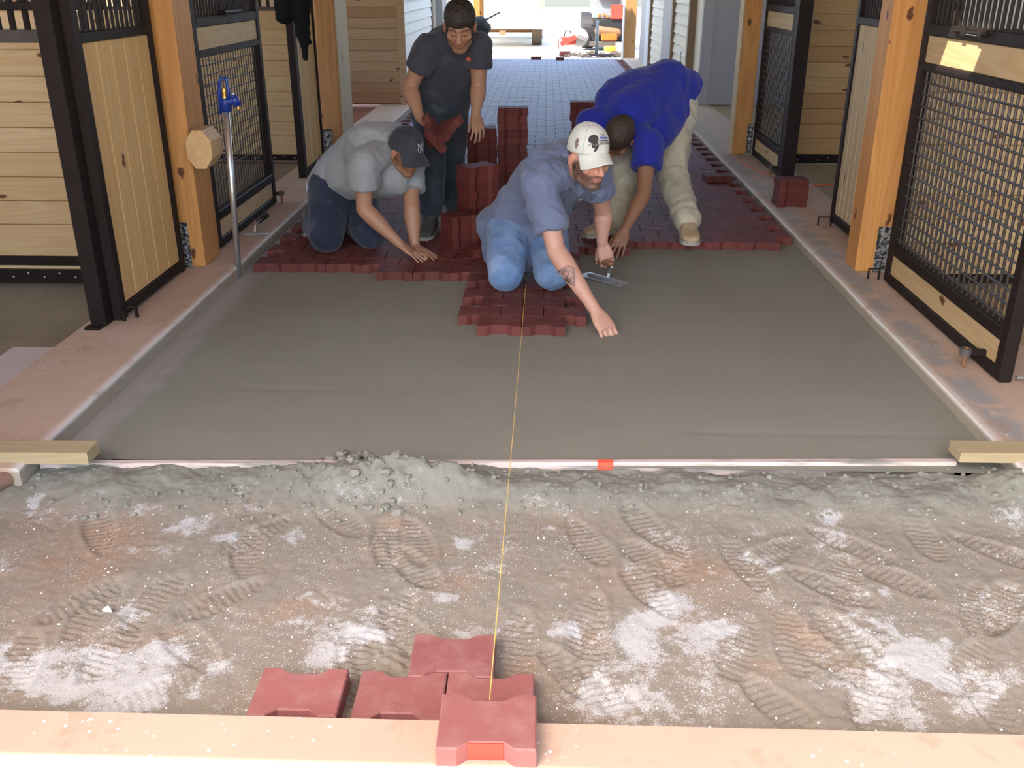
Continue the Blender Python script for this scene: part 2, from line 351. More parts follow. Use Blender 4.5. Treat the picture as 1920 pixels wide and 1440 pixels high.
c = t.mix(at('pile'), c, t.mix(f2, (.225, .222, .18), (.285, .28, .23)))
pw = t.math('ADD', at('powder'), t.math('MULTIPLY', t.math('SUBTRACT', f1, .5), 2.6)); pw = t.math('ADD', pw, t.math('MULTIPLY', t.math('SUBTRACT', f2, .5), 1.9)); pw = t.math('ADD', pw, t.math('MULTIPLY', t.math('SUBTRACT', f3, .5), 3.2))
c = t.mix(t.math('MULTIPLY', t.ramp(pw, .55, 1.5), .85), c, (.60, .60, .585))
v = t.N('ShaderNodeTexVoronoi'); t.L(p, v.inputs['Vector']); v.inputs['Scale'].default_value = 110
sp = t.math('MULTIPLY', t.ramp(v.outputs['Distance'], .16, .22, (1, 1, 1, 1), (0, 0, 0, 1)), t.ramp(t.math('SUBTRACT', t.noise(p, 6, 3), at('pile')), .44, .56))
c = t.mix(sp, c, (.75, .75, .74)); c = t.mix(t.math('MULTIPLY', t.ramp(f1, .3, .7, (1, 1, 1, 1), (0, 0, 0, 1)), .35), c, (.12, .10, .08))
t.bump(f1, .7, .004); M['base'] = t.fin(c, .92, 0., .2)
o = grid_obj('floor', -2.1, 2.0, 1.50, 2.712, .0065, base_h, M['base'], {'powder': powder, 'clay': clay, 'pile': pileA}); struct(o)
# screeded bed
def bed_h(X, Y_):
    e = np.minimum(X-XL, XR-X); z = -.0505+.0012*(fbm(X, Y_, 3, 100)-.5)+.0008*(fbm(X, Y_, 30, 103)-.5)
    z = z-.010*(1-sstep(.0, .10+.05*vnoise(Y_*3, X*0, 104), e))*(X < 0)
    z = z-.0035*np.exp(-((Y_-3.27+.04*X)/.008)**2)*(X < -.7)*(X > -1.3)-.003*np.exp(-((Y_-2.98)/.01)**2)*(X > .5)
    return z
M['sandbed'] = M['sand']
t = NT('sand_bed'); p = t.pos('world'); a = t.noise(p, 1.4, 4, .6); b = t.noise(p, 330, 4, .75)
s3 = t.N('ShaderNodeMapping'); t.L(p, s3.inputs[0]); s3.inputs['Scale'].default_value = (1, 7, 1); sw = t.noise(s3.outputs[0], 1.1, 3, .6)
c = t.mix(t.ramp(a, .35, .68), (.235, .222, .172), (.252, .245, .195)); c = t.mix(t.math('MULTIPLY', t.ramp(sw, .45, .75), .35), c, (.28, .25, .21))
sx = t.N('ShaderNodeSeparateXYZ'); t.L(p, sx.inputs[0]); e = t.math('ADD', sx.outputs[0], 1.63); e = t.math('SUBTRACT', e, t.math('MULTIPLY', t.noise(p, 9, 3), .12))
c = t.mix(t.math('MULTIPLY', t.ramp(e, .0, .10, (1, 1, 1, 1), (0, 0, 0, 1)), .7), c, (.42, .40, .37))
c = t.mix(t.math('MULTIPLY', t.ramp(b, .35, .7), .35), c, (.13, .12, .10)); t.bump(b, .35, .002); M['sandbed'] = t.fin(c, .9, 0., .3)
o = grid_obj('floor_sand_bed', XL-.02, XR+.02, 2.715, 6.2, .018, bed_h, M['sandbed']); struct(o)
g = Geo().box(XL-.02, XR+.02, 6.2, 19.5, -.12, -.051); struct(g.obj('floor_under_paving', M['sandbed']))
# curbs
t = NT('curb_concrete'); p = t.pos('world'); a = t.noise(p, 1.6, 4, .6); b = t.noise(p, 170, 4, .7); st = t.noise(p, 6.5, 4, .65)
c = t.mix(t.ramp(a, .35, .68), (.45, .315, .225), (.50, .365, .265)); c = t.mix(t.math('MULTIPLY', t.ramp(b, .4, .75), .2), c, (.33, .23, .16))
sx = t.N('ShaderNodeSeparateXYZ'); t.L(p, sx.inputs[0]); X_, Y1, Z1 = sx.outputs
dR = t.math('SUBTRACT', X_, 1.50); gR = t.math('MULTIPLY', t.ramp(dR, .015, .06), t.ramp(dR, .12, .19, (1, 1, 1, 1), (0, 0, 0, 1)))
gR = t.math('MULTIPLY', gR, t.ramp(t.math('ADD', st, t.math('MULTIPLY', dR, -.6)), .30, .45)); c = t.mix(t.math('MULTIPLY', gR, .85), c, (.27, .27, .255))
dL = t.math('SUBTRACT', -1.63, X_); wl = t.math('MINIMUM', t.math('ABSOLUTE', dR), t.math('ABSOLUTE', dL))
c = t.mix(t.math('MULTIPLY', t.ramp(wl, .006, .035, (1, 1, 1, 1), (0, 0, 0, 1)), .75), c, (.66, .64, .60))
c = t.mix(t.math('MULTIPLY', t.ramp(t.math('ADD', Z1, .1), .082, .092, (1, 1, 1, 1), (0, 0, 0, 1)), .8), c, (.27, .215, .14))
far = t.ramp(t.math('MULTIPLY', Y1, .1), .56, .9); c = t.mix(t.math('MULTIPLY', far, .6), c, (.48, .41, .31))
ft = t.math('MULTIPLY', t.ramp(st, .56, .66), t.ramp(Y1, .0, 1.)); ft = t.math('MULTIPLY', ft, .45); c = t.mix(ft, c, (.34, .22, .14)); vs_ = t.N('ShaderNodeTexVoronoi'); t.L(p, vs_.inputs['Vector']); vs_.inputs['Scale'].default_value = 38; c = t.mix(t.math('MULTIPLY', t.ramp(vs_.outputs['Distance'], .10, .2, (1, 1, 1, 1), (0, 0, 0, 1)), t.ramp(t.noise(p, 4.4, 3), .52, .6)), c, (.60, .58, .56))
t.bump(b, .2, .002); M['curb'] = t.fin(c, .82, 0., .3)
def strip(name, x0, x1, y0, y1, z0, z1, mat, seg=.25):   # long box with slightly worn edges
    g = Geo(); n = max(1, int((y1-y0)/seg)); R = random.Random(hash(name) % 99 if False else len(name))
    rings = []
    for i in range(n+1):
        y = y0+(y1-y0)*i/n; e = [R.uniform(-.002, .002) for _ in range(4)]
        rings.append(np.array([(x0+e[0], y, z0), (x1+e[1], y, z0), (x1+e[1], y, z1-.006), (x1-.006+e[1], y, z1), (x0+.006+e[0], y, z1), (x0+e[0], y, z1-.006)]))
    return g.loft(rings).obj(name, mat)
struct(strip('trim_1', -2.03, XL, 2.55, 19.6, -.13, 0, M['curb'])); struct(strip('trim_2', XR, 2.00, 2.60, 19.6, -.13, 0, M['curb']))
g = Geo().bbox(-3.2, 3.2, -3.0, 1.515, -.14, 0, .008); struct(g.obj('trim_3', M['curb']))
g = Geo().box(-7, 7, -14, -3.0, -.2, -.03); struct(g.obj('ground_front', M['outside']))
g = Geo().box(-30, 30, 19.6, 60, -.2, -.035); struct(g.obj('ground_back', M['outside']))
struct(Geo().box(-5.7, -2.02, 1.52, 8.1, -.2, -.045).obj('floor_left_stall', M['stall_floor'])); struct(Geo().box(-5.7, -2.02, 8.1, 19.6, -.2, -.03).obj('floor_left_clay', M['stall_floor_red']))
struct(Geo().box(1.99, 5.7, 1.52, 8.1, -.2, -.02).obj('floor_right_stall', M['stall_floor_r'])); struct(Geo().box(1.99, 5.7, 8.1, 19.6, -.2, -.012).obj('floor_right_far', M['stall_floor_r']))
# drift of sand on the left stall floor and the pale ledge at the picture edge
g = Geo().bbox(-2.22, -2.03, 2.9, 3.63, -.06, -.012, .006); tag(g.obj('threshold_slab', plain('pale_concrete', (.46, .39, .34), .85)), 'pale concrete slab edge beside the left curb at the picture edge', 'slab')
# ================================================================ PAVING
def paver_outline(w=.194, h=.152, d=.018, ear=.040, sl=.022):
    a, b = w/2, h/2
    return [(-a, -b), (-a+ear, -b), (-a+ear+sl, -b+d), (a-ear-sl, -b+d), (a-ear, -b), (a, -b), (a, b), (a-ear, b), (a-ear-sl, b-d), (-a+ear+sl, b-d), (-a+ear, b), (-a, b)]
def paver_geo(th=.045, w=.194, h=.152, bottom=True, g=None, M4=None):
    g = g or Geo(); c = .003; lo = paver_outline(w, h); hi = paver_outline(w-2*c, h-2*c, ear=.040-.001)
    v = [(x, y, 0) for x, y in lo]+[(x, y, th-c) for x, y in lo]+[(x, y, th) for x, y in hi]
    f = [tuple(range(24, 36))]+[(i, (i+1) % 12, 12+(i+1) % 12, 12+i) for i in range(12)]+[(12+i, 12+(i+1) % 12, 24+(i+1) % 12, 24+i) for i in range(12)]
    if bottom: f.append(tuple(range(11, -1, -1)))
    v = np.array(v, float)
    if M4 is not None: v = v@np.array(M4.to_3x3()).T+np.array(M4.translation)
    return g.add(v, f)
pav_me = paver_geo().data('paver'); pav_me.materials.append(M['paver'])
P0, PP, PW = 3.93+.076, .1352, .196
rows = []; k = 0
while P0+PP*k < 19.3:
    ev = k % 2 == 0; off = -.29+PW/2 if ev else -.388+PW/2
    if k in (0, 2, 4): xr = (-.30, .12)
    elif k in (1, 3, 5): xr = (-.40, .22)
    elif k == 6: xr = (-.89, .12)
    elif k in (7, 9): xr = (-1.58, .22)
    elif k == 8: xr = (-1.58, .12)
    elif k == 10: xr = (-1.58, .51)
    else: xr = (-1.58, 1.49)
    n0 = -8
    for n in range(n0, 12):
        x = off+PW*n
        if x-PW/2 > xr[0] and x+PW/2 < xr[1]: rows.append((x, P0+PP*k+.076*0, k))
    k += 1
fl = thing('floor_paving', None, None, (0, 4, -.05)); fl['kind'] = 'structure'; fl['label'] = 'red-brown interlocking rubber paving laid across the aisle'
rows.sort(key=lambda r: r[1]); jr = random.Random(3)
for x, y, k in rows[:300]:
    o = bpy.data.objects.new('paver', pav_me); COL.objects.link(o); o.parent = fl
    o.location = (x+jr.uniform(-.0008, .0008), y-4, jr.uniform(-.0012, .0012)); o.rotation_euler = (jr.uniform(-.004, .004), jr.uniform(-.003, .003), jr.uniform(-.006, .006))
g = Geo()
for x, y, k in rows[300:]: paver_geo(.045+jr.uniform(-.0015, .0015), bottom=False, g=g, M4=Matrix.Translation((x, y, -.05))@Matrix.Rotation(jr.uniform(-.006, .006), 4, 'Z'))
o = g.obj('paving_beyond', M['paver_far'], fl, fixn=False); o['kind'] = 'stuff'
# ================================================================ SCREED BOARD, LUMBER
def dirbox(p0, p1, wd, z0, z1):   # long bar from p0 to p1 on the plane, width wd behind
    p0 = np.array([p0[0], p0[1], 0.]); p1 = np.array([p1[0], p1[1], 0.]); d = p1-p0; n = nrm(np.cross([0, 0, 1], d))
    return (p0+p1)/2+n*wd/2+np.array([0, 0, (z0+z1)/2]), d/2, n*wd/2, np.array([0, 0, (z1-z0)/2])
t = NT('screed_board_face'); p = t.pos('obj', (3, 30, 30)); n = t.noise(p, 1.3, 4, .6)
cc = t.mix(t.ramp(n, .35, .5), (.24, .22, .19), (.58, .47, .42)); M['screed'] = t.fin(cc, .8)
o = Geo().obox(*dirbox((-1.62, 2.652), (1.35, 2.765), .02, -.10, -.036)).obj('screed_board', M['screed']); tag(o, 'long thin screed board on edge with dusty pinkish face across the aisle', 'board')
sm = Geo().obox(*dirbox((.185, 2.7180), (.235, 2.7199), .021, -.066, -.0355)).obj('paint_mark', plain('orange_mark', (.85, .10, .05), .6), o); sm['label'] = 'small orange-red paint mark'
for nm, a, b, z0, z1, lb in (('lumber_offcut', (-2.25, 2.575), (-1.425, 2.592), -.005, .036, 'short pale timber lying over the left end of the screed board'), ('lumber_offcut', (1.325, 2.700), (2.05, 2.705), -.005, .03, 'short timber lying over the right end of the screed board')):
    o = Geo().obox(*dirbox(a, b, .085, z0, z1)).obj(nm, M['lumber']); tag(o, lb, 'timber')
o = Geo().tube([(-2.02, 1.95, -.04), (-1.675, 2.56, -.04)], .028, 16).obj('steel_pipe', plain('pink_primed_pipe', (.55, .34, .27), .35, .3), smooth=True); tag(o, 'pinkish steel pipe lying below the left timber at the picture edge', 'pipe')
# clods on the heap
R = random.Random(11); g = Geo()
cl = [(620, 868), (645, 880), (668, 872), (690, 865), (705, 872), (716, 885), (700, 895), (712, 905), (725, 915), (690, 945), (716, 948), (744, 950), (708, 880), (676, 862), (660, 890), (733, 925), (715, 930), (745, 898), (640, 860), (600, 872), (722, 945), (735, 938)]
for u, v in cl+[(R.uniform(560, 800), R.uniform(870, 945)) for _ in range(60)]+[(R.uniform(1770, 1900), R.uniform(862, 885)) for _ in range(14)]+[(R.uniform(40, 1900), R.uniform(885, 960)) for _ in range(240)]:
    p = PZ(u, v, -.06); s = R.uniform(.004, .009) if len(g.v) > 22 else R.uniform(.012, .020)
    hz = float(base_h(np.array([[p[0]]]), np.array([[p[1]]]))[0, 0]); a = [R.uniform(.7, 1.3) for _ in range(3)]
    q = Geo().ell((0, 0, 0), s*a[0], s*a[1], s*a[2]*.8, n=7, m=5); V = q.v[0]; V = V*(1+np.array([R.uniform(-.22, .22) for _ in V])[:, None])
    g.add(V+np.array([p[0], p[1], hz+s*.3]), q.f)
o = g.obj('stone_dust_lumps', M['clod'], smooth=False); tag(o, 'loose grey-green lumps of stone dust along the heap before the screed board', 'gravel', kind='stuff')
g = Geo(); R = random.Random(12)
for _ in range(450):
    x, y = R.uniform(-1.6, 1.6), R.uniform(1.54, 2.5); s = R.uniform(.0012, .0034); hz = -.092
    hz = float(base_h(np.array([[x]]), np.array([[y]]))[0, 0]) if s > .002 else -.091
    q = Geo().ell((x, y, hz+s*.4), s, s*R.uniform(.7, 1.2), s*.8, n=5, m=4); g.add(q.v[0], q.f)
o = g.obj('white_grit', plain('white_grit', (.72, .72, .71), .8), loc=(0, 2, -.09)); tag(o, 'white grit scattered over the loose trodden base', 'grit', kind='stuff')
p = PZ(203, 1143, -.085); o = Geo().prism([(-.013, -.005), (.012, -.007), (.004, .004), (-.006, .012)], -.004, .005, (p, (1, 0, 0), (0, 1, 0), (.1, -.3, 1))).obj('stone_chip', M['white']); tag(o, 'single white stone chip lying on the loose base at left', 'stone')
# string line
a = PZ(918, 1312, .028); b = np.array([-.085, 4.6, .012]); o = Geo().tube([a, a+(b-a)*.5-np.array([0, 0, .004]), b], .0011, 6).obj('string_line', M['string']); tag(o, 'yellow string line stretched down the middle of the aisle', 'string')
# ================================================================ FOREGROUND PAVERS
fgm = paver_geo().data('paver_dusty'); fgm.materials.append(M['paver_dusty'])
def loose(x, y, z, rz, label, group=None, rx=0, ry=0, me=None):
    o = bpy.data.objects.new('rubber_paver', me or fgm); COL.objects.link(o); o.location = (x, y, z); o.rotation_euler = (rx, ry, rz)
    return tag(o, label, 'paver', group)
loose(-.527, 1.634, -.088, .01, 'red rubber paver lying alone, leftmost of the loose front pavers')
loose(-.302, 1.632, -.089, .00, 'chalk-spotted red rubber paver left of the string, against the front curb')
loose(-.105, 1.634, -.089, .00, 'red rubber paver partly covered by the one on the curb')
loose(-.198, 1.769, -.089, .02, 'red rubber paver farthest back of the loose front group')
pc = loose(-.0985, 1.462, .0, .01, 'red rubber paver on the front curb that holds the string end')
o = Geo().box(-.135, -.066, 1.4015, 1.4045, .002, .043).obj('paint_patch', plain('bright_red_paint', (.60, .05, .03), .5), pc); o['label'] = 'bright red painted patch on the front notch'  # sunlight in the notch recess, painted as a bright plate
# ================================================================ STALL PARTS
def base_of(x, y): return (x, y, 0)
def bar_meshes():
    m = {}
    return m
def slab(name, mat, par, x0, x1, y0, y1, z0, z1, b=.0025, lab=None):
    o = Geo().bbox(x0, x1, y0, y1, z0, z1, b).obj(name, mat, par)
    if lab: o['label'] = lab
    return o
def rodv(name, mat, par, x, y, z0, z1, r=.006, n=6): return Geo().tube([(x, y, z0), (x, y, z1)], r, n).obj(name, mat, par)
def share(src, par, d, name=None):
    o = src.copy(); o.parent = par; COL.objects.link(o); o.location = (src.location[0]+d[0], src.location[1]+d[1], src.location[2]+d[2]); return o
TOPZ = 2.06
def stall_panel(x, y0, y1, nb, label, mat='pine_z', th=.05, near=.055, far=.05, top_open=True, steel='steel', rod=True, nbar=None):
    t = thing('stall_panel', label, 'stall panel', (x, (y0+y1)/2, 0), 'boarded stall front panels')
    s = M[steel]
    slab('stile', s, t, x-th/2, x+th/2, y0, y0+near, .0, TOPZ, .004); slab('stile', s, t, x-th/2, x+th/2, y1-far, y1, .0, TOPZ, .004)
    slab('rail', s, t, x-th/2, x+th/2, y0+near, y1-far, .012, .062); slab('rail', s, t, x-th/2, x+th/2, y0+near, y1-far, 1.166, 1.206); slab('rail', s, t, x-th/2, x+th/2, y0+near, y1-far, TOPZ-.05, TOPZ)
    a, b = y0+near, y1-far; wd = (b-a)/nb
    for i in range(nb):
        g = Geo(); y = a+i*wd; g.bbox(x-.016, x+.016, y+.0015, y+wd-.0015, .062, 1.166, .0045); g.obj('board', M[mat], t)
    nbar = nbar or int((b-a)/.047); src = rodv('bar', s, t, x, a+(b-a)/nbar*.5, 1.206, TOPZ-.05, .0075)
    for i in range(1, nbar): share(src, t, (0, (b-a)/nbar*i, 0))
    return t
def grille_gate(x, y0, y1, label, steel='steel', face=1, latch=None, vr=.0034, plank='pine_y', step=.047, rodm='rod', rr_=.0038):
    t = thing('grille_gate', label, 'gate', (x, (y0+y1)/2, 0), 'metal grille stall gates'); s = M[steel]; th = .05
    for a in (y0, y1-.06): slab('stile', s, t, x-th/2, x+th/2, a, a+.06, .005, TOPZ, .005)
    a, b = y0+.06, y1-.06
    for z0, z1 in ((.005, .052), (.152, .205), (1.02, 1.056), (1.172, 1.222), (TOPZ-.05, TOPZ)): slab('rail', s, t, x-th/2, x+th/2, a, b, z0, z1, .004)
    for z0, z1 in ((.052, .152), (1.056, 1.172)): slab('plank', M[plank], t, x-.016, x+.016, a, b, z0, z1, .003)
    xr = x-face*.012; n = int((1.02-.205)/.051)
    src = Geo().tube([(xr, a, .205+.03), (xr, b, .205+.03)], rr_, 6).obj('cross_rod', M[rodm], t)
    for i in range(1, n): share(src, t, (0, 0, (1.02-.23)/n*i))
    nv = int((b-a)/step); w_ = (b-a)/nv
    src = rodv('upright_bar', M['rod'], t, x-face*.004, a+w_*.5, .205, 1.02, vr)
    src2 = rodv('upper_bar', s, t, x, a+w_*.5, 1.222, TOPZ-.05, .0075)
    for i in range(1, nv): share(src, t, (0, w_*i, 0)); share(src2, t, (0, w_*i, 0))
    return t
def partition(xa, xb, y, zs, label, mat, railz, barsz=None, foot=True, cap='steel_dusty'):
    t = thing('stall_partition', label, 'partition', ((xa+xb)/2, y, 0), 'plank partitions between the stalls')
    for z0, z1 in zip(zs[:-1], zs[1:]): slab('plank', M[mat], t, xa, xb, y, y+.038, z0+.001, z1-.001, .0035)
    slab('top_rail', M[cap], t, xa, xb, y-.006, y+.044, *railz)
    if foot:
        f = slab('foot_rail', M['steel'], t, xa, xb, y-.008, y+.046, -.01, zs[0])
        n = int((xb-xa)/.085); R = random.Random(int(y*10))
        for i in range(min(n, 30)):
            xx = (xa+.04+i*.085) if xb > 0 else (xb-.04-i*.085); zz = zs[0]*(.3 if i % 2 else .62)
            Geo().ell((xx, y-.009, zz), .006, .004, .006, n=8, m=5).obj('bolt', M['bolt'], f, smooth=True)
    if barsz:
        n = int((xb-xa)/.067); w_ = (xb-xa)/n; src = Geo().box(xa+w_*.5-.011, xa+w_*.5+.011, y+.01, y+.03, barsz[0], barsz[1]).obj('bar', M['steel'], t)
        for i in range(1, n): share(src, t, (w_*i, 0, 0))
        slab('bar_rail', M['steel'], t, xa, xb, y, y+.04, 1.275, 1.31); slab('bar_rail', M['steel'], t, xa, xb, y, y+.04, barsz[1], barsz[1]+.05)
    return t
def post(x0, x1, y0, y1, label, mat='post', z1=3.1, br=None, bw=.09, bh=.24):
    t = thing('timber_post', label, 'post', ((x0+x1)/2, (y0+y1)/2, 0), 'timber aisle posts')
    g = Geo().bbox(x0, x1, y0, y1, -.005, z1, .009); g.obj('shaft', M[mat], t)
    if br is not None:
        b = Geo(); a = br; bm = Geo(); bm.bbox(a, a+bw, y0-.014, y0-.002, -.02, bh, .006); k = bm.obj('bracket', M['bracket'], t); k['label'] = 'mottled galvanized knife plate'
        for z in (bh*.53, bh*.83): Geo().tube([(a+bw*.45, y0-.013, z), (a+bw*.45, y0-.026, z)], .013, 6).obj('bolt', M['bolt'], k)
    return t
# left side
pl = stall_panel(-1.90, 3.93, 4.735, 5, 'boarded stall panel at front left, vertical pine in a dark brown frame', near=.06)
slab('door_stile', M['steel'], pl, -1.985, -1.915, 3.85, 3.932, .0, TOPZ, .004, 'dark door edge stile just beside the frame')
g = Geo(); g.tube([(-1.868, 3.98, .05), (-1.83, 3.98, .045), (-1.83, 3.98, .0)], .009, 8); g.obj('floor_bolt', M['steel'], pl)
g = Geo(); g.tube([(-1.868, 3.93, .05), (-1.868, 3.93, .0)], .009, 8); g.obj('floor_bolt', M['steel'], pl)
g = Geo().box(-1.99, -1.925, 3.80, 3.845, .0, .012); g.obj('foot_tab', M['steel'], pl)
zs = [.07]+[.046+.1175*i for i in range(1, 10)]+[1.137]; zs = [.119]+[.046+.1175*i for i in range(2, 10)]+[1.137]
pt = partition(-5.6, -2.02, 4.55, zs, 'plank partition of the front left stall, knotty pale pine with barred top', 'pine_x', (1.137, 1.19), (1.19, TOPZ-.05), foot=False)
slab('foot_rail', M['steel'], pt, -5.6, -2.02, 4.545, 4.59, .072, .119); slab('plank', M['pine_x'], pt, -5.6, -2.02, 4.552, 4.58, .052, .070)
f = slab('foot_rail', M['steel'], pt, -5.6, -2.02, 4.54, 4.59, -.02, .052)
for i in range(8): Geo().ell((-2.13-.08*i, 4.538, .014 if i % 2 else .034), .006, .004, .006, n=8, m=5).obj('bolt', M['bolt'], f, smooth=True)
post(-1.945, -1.795, 4.80, 5.06, 'left front timber post between the boarded panel and the grille gate', br=-1.945, bw=.085)
g = Geo(); 
an = [(math.cos(a)*.105, math.sin(a)*.105) for a in [math.pi/8+i*math.pi/4 for i in range(8)]]
g = Geo().prism([(x*.66, z*.98) for x, z in an], 0, .17, ((-1.735, 4.76, .618), (1, 0, 0), (0, 0, 1), (0, 1, 0))); o = g.obj('timber_bumper', M['block']); tag(o, 'octagonal sawn timber block fixed on the left front post', 'timber block')
gl = grille_gate(-1.85, 5.14, 6.37, 'grille gate on the left behind the standing pipe', rodm='rod')
def gate_latch(t, x, y, s):
    g = Geo().tube([(x, y, .085), (x, y, .0)], .008, 8).obj('latch_pin', M['rust'], t); Geo().tube([(x-.002, y, .055), (x-.002, y, .080)], .022, 14).obj('latch_ring', M['steel_dusty'], g)
    Geo().box(min(x, x+s*.09), max(x, x+s*.09), y-.012, y+.012, .055, .075).obj('latch_arm', M['steel'], g)
gate_latch(gl, -1.79, 6.36, -1)
g = Geo(); g.tube([(-1.83, 5.55, 1.235), (-1.80, 5.60, 1.235), (-1.80, 5.9, 1.235), (-1.83, 5.95, 1.235)], .012, 8); g.obj('handle', M['steel'], gl)
ZS8 = [.035]+[.07+.1205*i for i in range(1, 9)]+[1.172]
partition(-5.6, -2.0, 8.08, ZS8, 'plank partition of the second left stall, seen past the hanging shirt', 'pine_x', (1.175, 1.207), (1.207, TOPZ-.05))
pl2 = stall_panel(-1.86, 7.23, 7.93, 6, 'boarded stall panel on the left where the dark shirt hangs', near=.09)
post(-1.855, -1.70, 8.02, 8.52, 'second left timber post with reddish dust near its foot', 'post_red', br=-1.855, bw=.075, bh=.26)
slab('pale_edge', M['pine_pale'], bpy.data.objects['timber_post.001'], -1.70, -1.688, 8.05, 8.5, .0, 3.1)
ZS12 = [.012]+[.012+.1225*i for i in range(1, 10)]+[1.235]
pt3 = partition(-5.6, -1.765, 11.92, ZS12+[1.357, 1.48, 1.6], 'plank end wall of the left stalls, warm shaded pine', 'pine_dim', (1.6, 1.64), None, foot=False); slab('backing', M['pine_dim'], pt3, -5.6, -1.765, 11.955, 11.97, 0, 1.6)  # backing added to stop light leaking through the plank gaps
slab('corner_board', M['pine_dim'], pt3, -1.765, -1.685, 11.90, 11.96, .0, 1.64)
# right side
gr = grille_gate(1.745, 3.335, 4.665, 'large grille gate at front right with a sunlit top plank', plank='pine_y', step=.05, vr=.0058, rr_=.005)
gate_latch(gr, 1.655, 3.50, 1)
Geo().tube([(1.78, 3.33, .03), (1.83, 3.33, .03)], .007, 8).obj('hinge_pin', M['galv'], gr)
g = Geo(); g.tube([(1.712, 3.98, 1.205), (1.712, 4.28, 1.205)], .007, 8); g.box(1.705, 1.72, 4.01, 4.05, 1.192, 1.222); g.box(1.705, 1.72, 4.17, 4.21, 1.192, 1.222); g.obj('slide_bolt', M['steel'], gr); Geo().box(1.708, 1.712, 4.06, 4.16, 1.196, 1.206).obj('bolt_plate', M['galv'], gr)
def staple(name, x, y, w_, lab):
    t = Geo().tube([(x, y, 0), (x, y, .052), (x+w_, y-.01, .055), (x+w_, y-.01, 0)], .006, 8).obj(name, M['steel']); return tag(t, lab, 'floor bolt')
staple('floor_staple', 1.655, 4.70, .05, 'black bent floor bolt beside the front right grille gate')
staple('floor_staple', 1.70, 5.84, .075, 'black bent floor bolt beside the pale narrow panel')
post(1.63, 1.79, 4.83, 5.02, 'right front timber post, orange cedar between gate and narrow panel', br=1.715, bw=.075)
stall_panel(1.825, 5.35, 5.95, 6, 'pale narrow boarded panel behind the right front post', 'pine_pale', far=.055)
partition(1.80, 5.6, 4.69, [.03]+[.07+.1205*i for i in range(1, 9)]+[1.145], 'plank partition behind the front right grille gate', 'pine_x', (1.148, 1.19), (1.19, TOPZ-.05))
partition(1.99, 5.6, 8.1, [.058]+[.068+.1205*i for i in range(1, 9)]+[1.152, 1.275, 1.395], 'warm plank partition of the second right stall, greenish at its foot', 'pine_warm', (1.395, 1.43), None)
gf = grille_gate(1.825, 7.40, 8.42, 'farther grille gate on the right before the grey siding', rodm='steel_dusty', vr=.0040)
slab('door_post', M['steel'], gf, 1.80, 1.90, 7.30, 7.40, .0, TOPZ, .005)
gate_latch(gf, 1.755, 7.46, 1)
post(1.64, 1.78, 8.43, 8.62, 'second right timber post with pale inner edge', br=1.745, bw=.05, bh=.26)
slab('pale_edge', M['pine_pale'], bpy.data.objects['timber_post.003'], 1.624, 1.640, 8.435, 8.6, .0, 3.1)
# corrugated clear sheet behind the front right gate
g = Geo(); pts = []
for i in range(0, 61): pts.append((1.86+.62*i/60, 4.60+.008*math.sin(i*1.26)))
n = len(pts); v = [(x, y, z) for z in (1.2, 2.3) for x, y in pts]+[(x, y+.003, z) for z in (1.2, 2.3) for x, y in pts]
f = [(i, i+1, n+i+1, n+i) for i in range(n-1)]+[(2*n+i+1, 2*n+i, 3*n+i, 3*n+i+1) for i in range(n-1)]+[(i, 2*n+i, 2*n+i+1, i+1) for i in range(n-1)]+[(n+i, n+i+1, 3*n+i+1, 3*n+i) for i in range(n-1)]
o = g.add(v, f).obj('corrugated_sheet', plain('grey_green_sheet', (.66, .76, .72), .2), smooth=True, fixn=False); tag(o, 'pale grey-green corrugated sheet standing behind the front right gate bars', 'sheet')
# ================================================================ SIDING WALLS (open yard between barns)
def lap(par, x0, x1, y, z0, z1, mat, pitch=.1275, axis='x'):
    z = z0; n = 0
    while z < z1-.01:
        h = min(pitch, z1-z)
        if axis == 'x':
            g = Geo().prism([(y, z), (y-.016, z), (y-.004, z+h), (y, z+h)], x0, x1, ((0, 0, 0), (0, 1, 0), (0, 0, 1), (1, 0, 0)))
        else:   # runs along y, faces -sign side; y is x plane here and axis sign from name
            s = -1 if y > 0 else 1
            g = Geo().prism([(y, z), (y+s*.024, z), (y+s*.004, z+h), (y, z+h)], x0, x1, ((0, 0, 0), (1, 0, 0), (0, 0, 1), (0, 1, 0)))
        g.obj('siding_board', mat, par); z += pitch; n += 1
def wallbox(name, *a, mat=None): o = Geo().box(*a).obj(name, mat); struct(o); return o
wb = wallbox('wall_right_end', 1.90, 5.6, 12.04, 12.15, 0, 3.0, mat=M['siding_grey']); lap(wb, 1.97, 4.0, 12.04, .004, 1.8, M['siding_grey']); slab('corner_board', M['siding_grey'], wb, 1.845, 1.972, 12.0, 12.10, .0, 3.0)
wr = wallbox('wall_far_right', 1.86, 1.95, 12.15, 19.2, 0, 2.6, mat=M['siding_cream'])
for a, b in ((12.75, 14.15), (15.5, 17.2)): lap(wr, a, b, 1.80, .10, 1.9, M['siding_cream'], axis='y'); slab('door_frame', M['trim_brown'], wr, 1.745, 1.86, b, b+.12, .0, 1.95); slab('door_frame', M['trim_brown'], wr, 1.77, 1.86, a-.1, a, .0, 1.95)
Geo().tube([(1.755, 12.95, .42), (1.735, 12.95, .44), (1.735, 12.95, .54), (1.755, 12.95, .56)], .008, 8).obj('handle', M['bolt'], wr)
slab('wall_panel', M['trim_grey'], wr, 1.76, 1.86, 14.27, 15.4, 0, 2.2); slab('wall_panel', M['trim_blue'], wr, 1.76, 1.86, 17.35, 18.1, 0, 2.2); slab('wall_panel', M['trim_grey'], wr, 1.76, 1.86, 18.1, 19.0, 0, 2.2)
